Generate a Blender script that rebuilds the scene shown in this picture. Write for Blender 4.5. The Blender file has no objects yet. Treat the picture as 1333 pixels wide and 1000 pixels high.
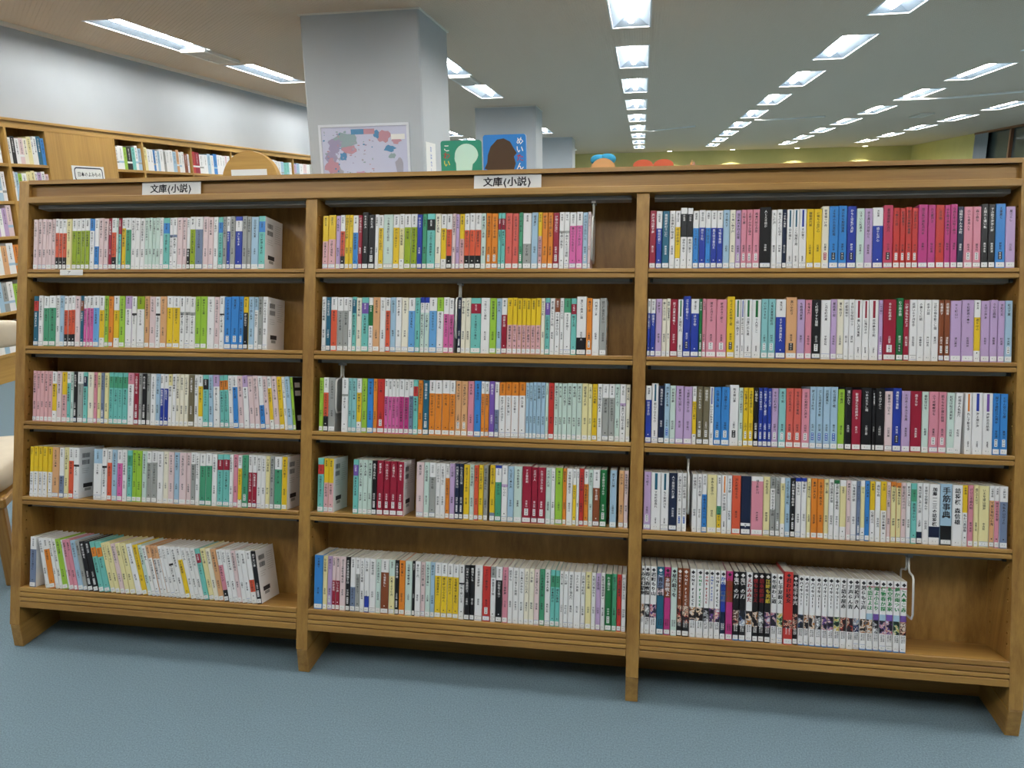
import bpy, bmesh, math, random, re
from mathutils import Matrix, Vector

SC = bpy.context.scene
COL = SC.collection

# ---------------------------------------------------------------- camera
CAM_POS = Vector((1.79835, -1.74122, 1.26877))
PITCH, YAW, ROLL = math.radians(13.6675), math.radians(-9.692), math.radians(0.9523)
FOCAL_PX = 990.24


def make_camera():
    cp, sp, cy, sy = math.cos(PITCH), math.sin(PITCH), math.cos(YAW), math.sin(YAW)
    fwd = Vector((sy * cp, cy * cp, -sp))
    right = Vector((cy, -sy, 0))
    down = fwd.cross(right)
    cr, sr = math.cos(ROLL), math.sin(ROLL)
    r2 = cr * right + sr * down
    u2 = -(-sr * right + cr * down)
    cam = bpy.data.cameras.new('camera')
    cam.sensor_fit = 'HORIZONTAL'
    cam.sensor_width = 36
    cam.lens = FOCAL_PX / 1333 * 36
    cam.clip_start = 0.05
    o = bpy.data.objects.new('camera', cam)
    COL.objects.link(o)
    m = Matrix((r2, u2, -fwd)).transposed().to_4x4()
    m.translation = CAM_POS
    o.matrix_world = m
    SC.camera = o


make_camera()

# ---------------------------------------------------------------- world, exposure
TUBE_STRENGTH = 76.0          # radiance of the fluorescent tubes
TUBE_COLOUR = (1.0, 0.97, 0.92, 1)
SC.view_settings.view_transform = 'Standard'
SC.view_settings.look = 'None'
SC.view_settings.exposure = 0.0
SC.view_settings.gamma = 1.0
SC.view_settings.use_curve_mapping = False
wd = bpy.data.worlds.new('world')
SC.world = wd
wd.use_nodes = True
wd.node_tree.nodes['Background'].inputs[0].default_value = (0.5, 0.52, 0.55, 1)
wd.node_tree.nodes['Background'].inputs[1].default_value = 0.0   # closed room: only its lamps give light

# ---------------------------------------------------------------- room measures (metres)
THETA = math.radians(13.7316)      # the bookcase front leans back by this much
ZF = 0.0716                        # height of the feet
CEIL = 2.65
X_LEFT, X_RIGHT, Y_BACK, Y_FAR = -3.07, 9.8, -6.0, 24.0
LIGHT_X = [-2.31, -0.31, 1.67, 3.69, 5.71, 7.75]
LIGHT_Y0, LIGHT_DY, LIGHT_LEN, LIGHT_W = 6.03, 2.07, 1.27, 0.31
COLUMNS = [(-0.79, 0.14, 4.15, 5.0), (-0.79, 0.16, 10.42, 11.2), (-0.79, 0.16, 16.7, 17.5)]


# ---------------------------------------------------------------- materials
def lin(hexs):
    out = []
    for i in (0, 2, 4):
        c = int(hexs[i:i + 2], 16) / 255
        out.append(c / 12.92 if c <= 0.04045 else ((c + 0.055) / 1.055) ** 2.4)
    return (*out, 1)


MATS = {}


def base_mat(name):
    m = bpy.data.materials.new(name)
    m.use_nodes = True
    nt = m.node_tree
    MATS[name] = m
    return m, nt, nt.nodes['Principled BSDF']


def plain(name, hexs, rough=0.5, metal=0.0, var=0.0, spec=0.5):
    m, nt, b = base_mat(name)
    b.inputs['Base Color'].default_value = lin(hexs)
    b.inputs['Roughness'].default_value = rough
    b.inputs['Metallic'].default_value = metal
    b.inputs['Specular IOR Level'].default_value = spec
    if var:
        oi = nt.nodes.new('ShaderNodeObjectInfo')
        tc = nt.nodes.new('ShaderNodeTexCoord')
        nz = nt.nodes.new('ShaderNodeTexNoise')
        nz.inputs['Scale'].default_value = 30
        nt.links.new(tc.outputs['Object'], nz.inputs['Vector'])
        mr = nt.nodes.new('ShaderNodeMapRange')
        mr.inputs['To Min'].default_value = 1 - var
        mr.inputs['To Max'].default_value = 1 + var
        nt.links.new(nz.outputs['Fac'], mr.inputs['Value'])
        hs = nt.nodes.new('ShaderNodeHueSaturation')
        hs.inputs['Color'].default_value = lin(hexs)
        nt.links.new(mr.outputs['Result'], hs.inputs['Value'])
        nt.links.new(hs.outputs['Color'], b.inputs['Base Color'])
    return m


def emit(name, col, strength):
    m, nt, b = base_mat(name)
    nt.nodes.remove(b)
    e = nt.nodes.new('ShaderNodeEmission')
    e.inputs['Color'].default_value = col
    e.inputs['Strength'].default_value = strength
    nt.links.new(e.outputs[0], nt.nodes['Material Output'].inputs[0])
    return m


def wood(name, c1, c2, grain, rough=0.42):
    """grain: 'X','Y' or 'Z' - the axis the fibres run along"""
    m, nt, b = base_mat(name)
    tc = nt.nodes.new('ShaderNodeTexCoord')
    oi = nt.nodes.new('ShaderNodeObjectInfo')
    add = nt.nodes.new('ShaderNodeVectorMath')
    sc = nt.nodes.new('ShaderNodeVectorMath')
    sc.operation = 'SCALE'
    sc.inputs['Scale'].default_value = 7.0
    cmb = nt.nodes.new('ShaderNodeCombineXYZ')
    for i in range(3):
        nt.links.new(oi.outputs['Random'], cmb.inputs[i])
    nt.links.new(cmb.outputs[0], sc.inputs[0])
    nt.links.new(tc.outputs['Object'], add.inputs[0])
    nt.links.new(sc.outputs[0], add.inputs[1])
    mp = nt.nodes.new('ShaderNodeMapping')
    s = [60.0, 60.0, 60.0]
    s['XYZ'.index(grain)] = 2.2
    mp.inputs['Scale'].default_value = s
    nt.links.new(add.outputs[0], mp.inputs['Vector'])
    n1 = nt.nodes.new('ShaderNodeTexNoise')
    n1.inputs['Scale'].default_value = 1.0
    n1.inputs['Detail'].default_value = 6
    n1.inputs['Roughness'].default_value = 0.65
    nt.links.new(mp.outputs[0], n1.inputs['Vector'])
    mp2 = nt.nodes.new('ShaderNodeMapping')
    s2 = [9.0, 9.0, 9.0]
    s2['XYZ'.index(grain)] = 0.7
    mp2.inputs['Scale'].default_value = s2
    nt.links.new(add.outputs[0], mp2.inputs['Vector'])
    n2 = nt.nodes.new('ShaderNodeTexNoise')
    n2.inputs['Scale'].default_value = 1.0
    n2.inputs['Detail'].default_value = 3
    nt.links.new(mp2.outputs[0], n2.inputs['Vector'])
    mx = nt.nodes.new('ShaderNodeMath')
    mx.operation = 'MULTIPLY_ADD'
    mx.inputs[1].default_value = 0.55
    nt.links.new(n1.outputs['Fac'], mx.inputs[0])
    m2 = nt.nodes.new('ShaderNodeMath')
    m2.operation = 'MULTIPLY'
    m2.inputs[1].default_value = 0.45
    nt.links.new(n2.outputs['Fac'], m2.inputs[0])
    nt.links.new(m2.outputs[0], mx.inputs[2])
    cr = nt.nodes.new('ShaderNodeValToRGB')
    cr.color_ramp.elements[0].position = 0.36
    cr.color_ramp.elements[0].color = lin(c1)
    cr.color_ramp.elements[1].position = 0.62
    cr.color_ramp.elements[1].color = lin(c2)
    nt.links.new(mx.outputs[0], cr.inputs[0])
    nt.links.new(cr.outputs[0], b.inputs['Base Color'])
    b.inputs['Roughness'].default_value = rough
    bp = nt.nodes.new('ShaderNodeBump')
    bp.inputs['Strength'].default_value = 0.06
    bp.inputs['Distance'].default_value = 0.002
    nt.links.new(n1.outputs['Fac'], bp.inputs['Height'])
    nt.links.new(bp.outputs[0], b.inputs['Normal'])
    return m


WOOD = ('8a622e', 'b48a46')
for ax in 'XYZ':
    wood('wood_' + ax, WOOD[0], WOOD[1], ax)
    wood('pale_wood_' + ax, 'a67c3c', 'c0964e', ax)
plain('rail_metal', '84827e', 0.5)
plain('wire_metal', 'd4d2cb', 0.35, 0.2)
plain('black_plastic', '1a1a1a', 0.4)
plain('label_white', 'eeeeec', 0.45)
plain('paper_white', 'e9e9e6', 0.6)
plain('pages', 'd9d4c6', 0.85, var=0.05)
plain('ink_dark', '29272c', 0.6)
plain('ink_white', 'f2f0ee', 0.6)
plain('ink_red', 'b03236', 0.6)
plain('ink_blue', '2f62b8', 0.6)
plain('ink_green', '2f9a55', 0.6)
plain('ink_yellow', 'e6cf4a', 0.6)
plain('light_frame', 'e8ecef', 0.5)
plain('reflector', '93a2b0', 0.4, 0.85)
plain('vent_white', 'e4e0d6', 0.5)
plain('vent_dark', '8a877f', 0.7)
plain('cable_white', 'f6f4ee', 0.5)
plain('upholstery', 'cfc3ad', 0.85, var=0.06)
plain('poster_frame', 'd9dde4', 0.35)
plain('poster_sea', 'c3c6dc', 0.35)
for k, hx in dict(map_blue='4f86b0', map_red='b98a96', map_green='8fa3a8', map_mauve='9a92b0', map_pink='c592b4', map_grey='a2a0ae').items():
    plain(k, hx, 0.4)
plain('board_green', '2f8f76', 0.4)
plain('board_mint', 'c4ebdf', 0.4)
plain('board_blue', '2f7fcc', 0.4)
plain('board_brown', '4c3a2a', 0.4)
plain('plush_blue', '2f8fb4', 0.9, var=0.1)
plain('panel_red', 'd8603c', 0.5)
plain('panel_orange', 'd9a066', 0.5)
plain('paper_pink', 'd8a088', 0.6)
plain('curtain', '9aa0a6', 0.9)
plain('window_frame', '7a5038', 0.5)
plain('alu', 'b8b8b4', 0.35, 0.6)
plain('night_glass', '4c5656', 0.06)
emit('tube', TUBE_COLOUR, TUBE_STRENGTH)
emit('downlight', (1, 0.93, 0.75, 1), 12)

PAL = dict(w=('f0efee', 'white'), q=('e2b0b2', 'rose'), x=('8cc4c4', 'pale turquoise'), u=('c4405f', 'rose-red'), e=('d8655a', 'salmon'), M=('d867a4', 'hot pink'), f=('6aa6d8', 'sky blue'), c=('f2ecd8', 'cream'), k=('1c1b1d', 'black'), g=('a0a19c', 'grey'), d=('70674f', 'olive-brown'),
           p=('e7cfcf', 'pale pink'), P=('db8f9f', 'pink'), m=('bd3d80', 'magenta'), r=('c63a34', 'red'), R=('9a2138', 'crimson'),
           o=('e0862e', 'orange'), O=('da5c3e', 'orange-red'), y=('e6c12a', 'yellow'), Y=('ebe0a6', 'pale yellow'),
           l=('9cc542', 'lime'), L=('93a81f', 'olive-lime'), G=('4b9a74', 'green'), D=('1f6e3c', 'dark green'),
           t=('74c2b8', 'turquoise'), T=('25627a', 'dark teal'), s=('a8c6da', 'pale blue'), b=('3c86cc', 'blue'),
           B=('2a3f9e', 'royal blue'), n=('1e2842', 'navy'), v=('c2a6cd', 'lavender'), V=('7656a6', 'purple'),
           a=('dca878', 'tan'), A=('87492a', 'brown'), i=('cfe2d8', 'mint-white'), z=('76849f', 'slate'))
LUM = {}
for k, (hx, nm) in PAL.items():
    plain('spine_' + nm.replace(' ', '_').replace('-', '_'), hx, 0.32, var=0.035)
    c = lin(hx)
    LUM[k] = 0.25 * c[0] + 0.65 * c[1] + 0.1 * c[2]


def pm(k):
    return 'spine_' + PAL[k][1].replace(' ', '_').replace('-', '_')


def art_mat(name, cols, seed):
    """blotchy printed picture on a comic spine"""
    m, nt, b = base_mat(name)
    tc = nt.nodes.new('ShaderNodeTexCoord')
    mp = nt.nodes.new('ShaderNodeMapping')
    mp.inputs['Location'].default_value = (seed * 1.7, 0, seed * 0.9)
    oi = nt.nodes.new('ShaderNodeObjectInfo')
    ad = nt.nodes.new('ShaderNodeVectorMath')
    nt.links.new(tc.outputs['Object'], ad.inputs[0])
    nt.links.new(oi.outputs['Random'], ad.inputs[1])
    nt.links.new(ad.outputs[0], mp.inputs['Vector'])
    nz = nt.nodes.new('ShaderNodeTexNoise')
    nz.inputs['Scale'].default_value = 75
    nz.inputs['Detail'].default_value = 2
    nt.links.new(mp.outputs[0], nz.inputs['Vector'])
    cr = nt.nodes.new('ShaderNodeValToRGB')
    cr.color_ramp.interpolation = 'CONSTANT'
    els = cr.color_ramp.elements
    els[0].color = lin(cols[0])
    els[0].position = 0
    els[1].color = lin(cols[1])
    els[1].position = 0.47
    for p, c in zip((0.52, 0.57, 0.63), cols[2:]):
        els.new(p).color = lin(c)
    nt.links.new(nz.outputs['Fac'], cr.inputs[0])
    nt.links.new(cr.outputs[0], b.inputs['Base Color'])
    b.inputs['Roughness'].default_value = 0.35


ARTS = [('2a2426', 'e8c9a8', 'd8d8d8', 'b87a3c', '4a4a52'), ('22242c', '3d4f7c', 'e0d2c4', '8fa0b8', 'e8e8e8'),
        ('30262a', 'a63a34', 'e6c8ac', '5a3a34', 'd8c8b8'), ('24302a', '5a8a5a', 'e6d8b8', 'c8b04a', 'dedede'),
        ('2a2430', '6a4a8a', 'e4cdb8', 'b85a7a', 'd8d8e0'), ('1c1c20', '4a4a4e', 'c8c8c8', '8a8a8e', 'f0f0f0')]
for i_, cs in enumerate(ARTS):
    art_mat('comic_art_%s' % 'abcdef'[i_], cs, i_ + 1)


def surface(name, hexs, rough, scale, amt, bump=0.0, detail=2.0):
    m, nt, b = base_mat(name)
    tc = nt.nodes.new('ShaderNodeTexCoord')
    nz = nt.nodes.new('ShaderNodeTexNoise')
    nz.inputs['Scale'].default_value = scale
    nz.inputs['Detail'].default_value = detail
    nt.links.new(tc.outputs['Object'], nz.inputs['Vector'])
    mr = nt.nodes.new('ShaderNodeMapRange')
    mr.inputs['From Min'].default_value = 0.3
    mr.inputs['From Max'].default_value = 0.7
    mr.inputs['To Min'].default_value = 1 - amt
    mr.inputs['To Max'].default_value = 1 + amt
    nt.links.new(nz.outputs['Fac'], mr.inputs['Value'])
    hs = nt.nodes.new('ShaderNodeHueSaturation')
    hs.inputs['Color'].default_value = lin(hexs)
    nt.links.new(mr.outputs['Result'], hs.inputs['Value'])
    nt.links.new(hs.outputs['Color'], b.inputs['Base Color'])
    b.inputs['Roughness'].default_value = rough
    if bump:
        bp = nt.nodes.new('ShaderNodeBump')
        bp.inputs['Strength'].default_value = bump
        bp.inputs['Distance'].default_value = 0.004
        nt.links.new(nz.outputs['Fac'], bp.inputs['Height'])
        nt.links.new(bp.outputs[0], b.inputs['Normal'])
    return m, nt, b, hs


surface('carpet', '6c808a', 0.95, 260, 0.22, 0.5, 4)
surface('wall_paint', 'a9b1b8', 0.55, 3, 0.02)
surface('column_paint', 'b4babf', 0.5, 3, 0.02)
surface('olive_paint', 'd0c884', 0.7, 3, 0.03)


def ceiling_material():
    m, nt, b = base_mat('ceiling_panel')
    tc = nt.nodes.new('ShaderNodeTexCoord')
    mp = nt.nodes.new('ShaderNodeMapping')
    mp.inputs['Rotation'].default_value = (0, 0, math.radians(45))
    nt.links.new(tc.outputs['Object'], mp.inputs['Vector'])
    vo = nt.nodes.new('ShaderNodeTexVoronoi')
    vo.inputs['Scale'].default_value = 32
    vo.inputs['Randomness'].default_value = 0.0
    nt.links.new(mp.outputs[0], vo.inputs['Vector'])
    mr = nt.nodes.new('ShaderNodeMapRange')
    mr.inputs['From Min'].default_value = 0.2
    mr.inputs['From Max'].default_value = 0.32
    nt.links.new(vo.outputs['Distance'], mr.inputs['Value'])
    bp = nt.nodes.new('ShaderNodeBump')
    bp.inputs['Strength'].default_value = 1.0
    bp.inputs['Distance'].default_value = 0.006
    nt.links.new(mr.outputs['Result'], bp.inputs['Height'])
    nt.links.new(bp.outputs[0], b.inputs['Normal'])
    b.inputs['Base Color'].default_value = lin('d6c4ae')
    b.inputs['Roughness'].default_value = 0.9


ceiling_material()

# ---------------------------------------------------------------- mesh helpers


class MB:
    def __init__(self):
        self.v, self.f, self.m, self.slots = [], [], [], []

    def slot(self, mat):
        if mat not in self.slots:
            self.slots.append(mat)
        return self.slots.index(mat)

    def poly(self, pts, mat):
        n = len(self.v)
        self.v += [tuple(p) for p in pts]
        self.f.append(tuple(range(n, n + len(pts))))
        self.m.append(self.slot(mat))

    def box(self, x0, x1, y0, y1, z0, z1, mat, ch=0.0):
        if ch > 0:
            return self.chbox(x0, x1, y0, y1, z0, z1, mat, ch)
        n = len(self.v)
        self.v += [(x0, y0, z0), (x1, y0, z0), (x1, y1, z0), (x0, y1, z0), (x0, y0, z1), (x1, y0, z1), (x1, y1, z1), (x0, y1, z1)]
        s = self.slot(mat)
        for f in ((0, 3, 2, 1), (4, 5, 6, 7), (0, 1, 5, 4), (1, 2, 6, 5), (2, 3, 7, 6), (3, 0, 4, 7)):
            self.f.append(tuple(n + i for i in f))
            self.m.append(s)

    def chbox(self, x0, x1, y0, y1, z0, z1, mat, c):
        """box with chamfered edges: 24 vertices"""
        X, Y, Z = (x0, x1), (y0, y1), (z0, z1)
        n = len(self.v)
        s = self.slot(mat)
        idx = {}
        for a in (0, 1):
            for b in (0, 1):
                for d in (0, 1):
                    sx, sy, sz = (1, -1)[a] * c, (1, -1)[b] * c, (1, -1)[d] * c
                    for ax, p in (('x', (X[a], Y[b] + sy, Z[d] + sz)), ('y', (X[a] + sx, Y[b], Z[d] + sz)), ('z', (X[a] + sx, Y[b] + sy, Z[d]))):
                        idx[(a, b, d, ax)] = len(self.v)
                        self.v.append(p)

        def add(*ks):
            self.f.append(tuple(idx[k] for k in ks))
            self.m.append(s)
        for a in (0, 1):
            q = [(a, 0, 0, 'x'), (a, 1, 0, 'x'), (a, 1, 1, 'x'), (a, 0, 1, 'x')]
            add(*(q if a else q[::-1]))
            q = [(0, a, 0, 'y'), (0, a, 1, 'y'), (1, a, 1, 'y'), (1, a, 0, 'y')]
            add(*(q if a else q[::-1]))
            q = [(0, 0, a, 'z'), (1, 0, a, 'z'), (1, 1, a, 'z'), (0, 1, a, 'z')]
            add(*(q if a else q[::-1]))
        for a in (0, 1):
            for b in (0, 1):
                fl = (a + b) % 2
                q = [(a, b, 0, 'x'), (a, b, 0, 'y'), (a, b, 1, 'y'), (a, b, 1, 'x')]
                add(*(q[::-1] if fl else q))
                q = [(a, 0, b, 'z'), (a, 0, b, 'x'), (a, 1, b, 'x'), (a, 1, b, 'z')]
                add(*(q if fl else q[::-1]))
                q = [(0, a, b, 'y'), (0, a, b, 'z'), (1, a, b, 'z'), (1, a, b, 'y')]
                add(*(q[::-1] if fl else q))
                for d in (0, 1):
                    add((a, b, d, 'x'), (a, b, d, 'y'), (a, b, d, 'z'))

    def prism(self, pts, axis, lo, hi, mat):
        """pts: polygon in the plane across axis, (y,z) for X, (x,z) for Y, (x,y) for Z"""
        def mk(p, t):
            return (t, p[0], p[1]) if axis == 'X' else ((p[0], t, p[1]) if axis == 'Y' else (p[0], p[1], t))
        n = len(self.v)
        k = len(pts)
        s = self.slot(mat)
        self.v += [mk(p, lo) for p in pts] + [mk(p, hi) for p in pts]
        self.f.append(tuple(range(n, n + k)))
        self.f.append(tuple(range(n + 2 * k - 1, n + k - 1, -1)))
        self.m += [s, s]
        for i in range(k):
            j = (i + 1) % k
            self.f.append((n + i, n + k + i, n + k + j, n + j))
            self.m.append(s)

    def tube(self, path, r, mat, n=6, closed=False):
        s = self.slot(mat)
        P = [Vector(p) for p in path]
        base = len(self.v)
        k = len(P)
        for i, p in enumerate(P):
            a = P[i - 1] if (i > 0 or closed) else P[0]
            b = P[(i + 1) % k] if (i < k - 1 or closed) else P[-1]
            t = (b - a).normalized()
            up = Vector((1, 0, 0)) if abs(t.x) < 0.9 else Vector((0, 0, 1))
            e1 = t.cross(up).normalized()
            e2 = t.cross(e1).normalized()
            for j in range(n):
                an = 2 * math.pi * j / n
                self.v.append(tuple(p + r * (math.cos(an) * e1 + math.sin(an) * e2)))
        for i in range(k if closed else k - 1):
            for j in range(n):
                a = base + i * n + j
                b = base + i * n + (j + 1) % n
                c = base + ((i + 1) % k) * n + (j + 1) % n
                d = base + ((i + 1) % k) * n + j
                self.f.append((a, b, c, d))
                self.m.append(s)
        if not closed:
            self.f.append(tuple(base + j for j in range(n))[::-1])
            self.f.append(tuple(base + (k - 1) * n + j for j in range(n)))
            self.m += [s, s]

    def ellipsoid(self, c, r, mat, nu=16, nv=9, e=1.0):
        s = self.slot(mat)
        base = len(self.v)

        def sp(x):
            return math.copysign(abs(x) ** e, x)
        for i in range(nv + 1):
            ph = math.pi * i / nv
            for j in range(nu):
                th = 2 * math.pi * j / nu
                self.v.append((c[0] + r[0] * sp(math.sin(ph)) * sp(math.cos(th)), c[1] + r[1] * sp(math.sin(ph)) * sp(math.sin(th)), c[2] + r[2] * sp(math.cos(ph))))
        for i in range(nv):
            for j in range(nu):
                a = base + i * nu + j
                b = base + i * nu + (j + 1) % nu
                self.f.append((a, a + nu, b + nu, b))
                self.m.append(s)

    def add(self, other, xf=None):
        n = len(self.v)
        self.v += [tuple(xf @ Vector(p)) for p in other.v] if xf is not None else other.v
        mp = [self.slot(x) for x in other.slots]
        self.f += [tuple(n + i for i in f) for f in other.f]
        self.m += [mp[i] for i in other.m]

    def mesh(self, name, xf=None, smooth=False):
        me = bpy.data.meshes.new(name)
        vs = self.v if xf is None else [tuple(xf @ Vector(p)) for p in self.v]
        me.from_pydata(vs, [], self.f)
        for s in self.slots:
            me.materials.append(MATS[s])
        me.polygons.foreach_set('material_index', self.m)
        if smooth:
            me.polygons.foreach_set('use_smooth', [True] * len(self.f))
        me.update()
        return me

    def build(self, name, parent=None, xf=None, smooth=False, kind=None, label=None, cat=None, group=None):
        o = bpy.data.objects.new(name, self.mesh(name, xf, smooth))
        COL.objects.link(o)
        if parent is not None:
            o.parent = parent
        tag(o, label, cat, group, kind)
        return o


def tag(o, label=None, cat=None, group=None, kind=None):
    for k, v in (('label', label), ('category', cat), ('group', group), ('kind', kind)):
        if v:
            o[k] = v
    return o


def thing(name, label, cat, group=None, loc=(0, 0, 0), mat=None, kind=None):
    o = bpy.data.objects.new(name, None)
    o.empty_display_size = 0.05
    COL.objects.link(o)
    if mat is not None:
        o.matrix_world = mat
    else:
        o.location = loc
    return tag(o, label, cat, group, kind)


def one_box(name, x0, x1, y0, y1, z0, z1, mat, parent=None, ch=0.0, xf=None, **kw):
    b = MB()
    b.box(x0, x1, y0, y1, z0, z1, mat, ch)
    return b.build(name, parent, xf, **kw)


GLYPHS = {}


def glyph(ch):
    if ch not in GLYPHS:
        c = bpy.data.curves.new('glyph', 'FONT')
        c.body = ch
        c.resolution_u = 1
        c.offset = 0.013
        o = bpy.data.objects.new('glyph', c)
        COL.objects.link(o)
        me = o.to_mesh()
        vs = [(v.co.x, v.co.y) for v in me.vertices]
        fs = [tuple(p.vertices) for p in me.polygons]
        o.to_mesh_clear()
        bpy.data.objects.remove(o)
        bpy.data.curves.remove(c)
        if vs:
            cx = (min(v[0] for v in vs) + max(v[0] for v in vs)) / 2
            # ideographic box: centre on (0, .38)
            vs = [(x - cx, y - 0.38) for x, y in vs]
            w = max(v[0] for v in vs) * 2
        else:
            w = 0.5
        GLYPHS[ch] = (vs, fs, w)
    return GLYPHS[ch]


def put_glyph(mb, ch, cx, cz, size, mat, y, vertical=False, xscale=1.0):
    vs, fs, w = glyph(ch)
    if not vs:
        return
    n = len(mb.v)
    s = mb.slot(mat)
    rot = vertical and ch in 'ー()（）「」-〜'
    for x, z in vs:
        if rot:
            x, z = z, -x
        mb.v.append((cx + x * size * xscale, y, cz + z * size))
    for f in fs:
        mb.f.append(tuple(n + i for i in f))
        mb.m.append(s)


def text_row(mb, txt, x0, cz, size, mat, y, gap=1.0):
    x = x0
    for ch in txt:
        w = 0.5 if ch in '()' else 1.0
        put_glyph(mb, ch, x + w * size * gap / 2, cz, size, mat, y)
        x += w * size * gap


def ordinal(n):
    return '%d%s' % (n, 'th' if 10 <= n % 100 <= 20 else {1: 'st', 2: 'nd', 3: 'rd'}.get(n % 10, 'th'))


# frame of the sloping bookcase front: x along the case, y into it, z up the slope
CASE = Matrix.Translation((0, 0, ZF)) @ Matrix.Rotation(-THETA, 4, 'X')


# ---------------------------------------------------------------- setting
def build_room():
    one_box('floor', X_LEFT - 0.1, X_RIGHT + 0.1, Y_BACK - 0.1, Y_FAR + 0.1, -0.05, 0, 'carpet', kind='structure')
    one_box('wall_left', X_LEFT - 0.1, X_LEFT, Y_BACK, Y_FAR, 0, CEIL, 'wall_paint', kind='structure')
    one_box('wall_back', X_LEFT, X_RIGHT, Y_BACK - 0.1, Y_BACK, 0, CEIL, 'wall_paint', kind='structure')
    one_box('wall_far', X_LEFT, X_RIGHT, Y_FAR, Y_FAR + 0.1, 0, CEIL, 'olive_paint', kind='structure')
    w = MB()
    # right wall with the window opening
    WY0, WY1, WZ0, WZ1 = 12.0, 19.25, 0.8, 2.6
    w.box(X_RIGHT, X_RIGHT + 0.1, Y_BACK, WY0, 0, CEIL, 'wall_paint')
    w.box(X_RIGHT, X_RIGHT + 0.1, WY1, Y_FAR, 0, CEIL, 'olive_paint')
    w.box(X_RIGHT, X_RIGHT + 0.1, WY0, WY1, 0, WZ0, 'wall_paint')
    w.box(X_RIGHT, X_RIGHT + 0.1, WY0, WY1, WZ1, CEIL, 'wall_paint')
    w.build('wall_right', kind='structure')
    win = thing('window_1', 'dark evening window with brown frame and grey curtain', 'window', loc=(X_RIGHT, 15, 0.8), kind='structure')
    xf = Matrix.Translation((-X_RIGHT, -15, -0.8))
    f = MB()
    f.box(X_RIGHT - 0.06, X_RIGHT + 0.02, WY0 - 0.06, WY1 + 0.06, WZ1, WZ1 + 0.05, 'window_frame')
    f.box(X_RIGHT - 0.06, X_RIGHT + 0.02, WY0 - 0.06, WY1 + 0.06, WZ0 - 0.05, WZ0, 'window_frame')
    f.build('window_frame', win, xf)
    for k in range(5):
        y = WY0 + (WY1 - WY0) * k / 4
        one_box('mullion', X_RIGHT - 0.04, X_RIGHT + 0.03, y - 0.04, y + 0.04, WZ0, WZ1, 'window_frame', win, xf=xf)
    for k in range(4):
        y0 = WY0 + (WY1 - WY0) * k / 4 + 0.04
        y1 = WY0 + (WY1 - WY0) * (k + 1) / 4 - 0.04
        one_box('window_pane', X_RIGHT + 0.02, X_RIGHT + 0.03, y0, y1, WZ0, WZ1, 'night_glass', win, xf=xf)
    cu = MB()
    n = 40
    pts = []
    for i in range(n + 1):
        y = WY1 - 0.03 - 0.75 * i / n
        pts.append((X_RIGHT - 0.07 + 0.02 * math.sin(i * 1.1), y))
    pts = pts + [(x - 0.006, y) for x, y in pts[::-1]]
    cu.prism(pts, 'Z', 0.75, 2.6, 'curtain')
    cu.build('curtain', win, xf)
    for i, (x0, x1, y0, y1) in enumerate(COLUMNS):
        b = MB()
        b.chbox(x0, x1, y0, y1, 0, CEIL, 'column_paint', 0.012)
        b.build('column', kind='structure', label='pale grey square column holding up the ceiling', group='square columns in a row')
        t = MB()
        t.box(x0 - 0.012, x1 + 0.012, y0 - 0.012, y1 + 0.012, CEIL - 0.012, CEIL - 0.001, 'vent_white')
        t.build('trim_%d' % (i + 1), kind='structure')
    t = MB()
    t.box(X_LEFT, X_LEFT + 0.03, Y_BACK, Y_FAR, CEIL - 0.03, CEIL, 'vent_white')
    t.build('trim_%d' % (len(COLUMNS) + 1), kind='structure')


def in_view(pts):
    """does any of these points fall inside the picture?"""
    inv = SC.camera.matrix_world.inverted()
    for p in pts:
        c = inv @ Vector(p)
        if c.z < -0.05 and abs(c.x / -c.z) * FOCAL_PX < 666.5 and abs(c.y / -c.z) * FOCAL_PX < 500:
            return True
    return False


def light_spots():
    out = []
    for x in LIGHT_X:
        for k in range(-4, 9):
            y = LIGHT_Y0 + LIGHT_DY * k
            hit = any(x + 0.2 > c[0] and x - 0.2 < c[1] and y + LIGHT_LEN > c[2] - 0.05 and y < c[3] + 0.05 for c in COLUMNS)
            if y > Y_BACK + 0.2 and y + LIGHT_LEN < Y_FAR - 0.3 and not hit:
                out.append((x, y))
    return out


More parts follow.
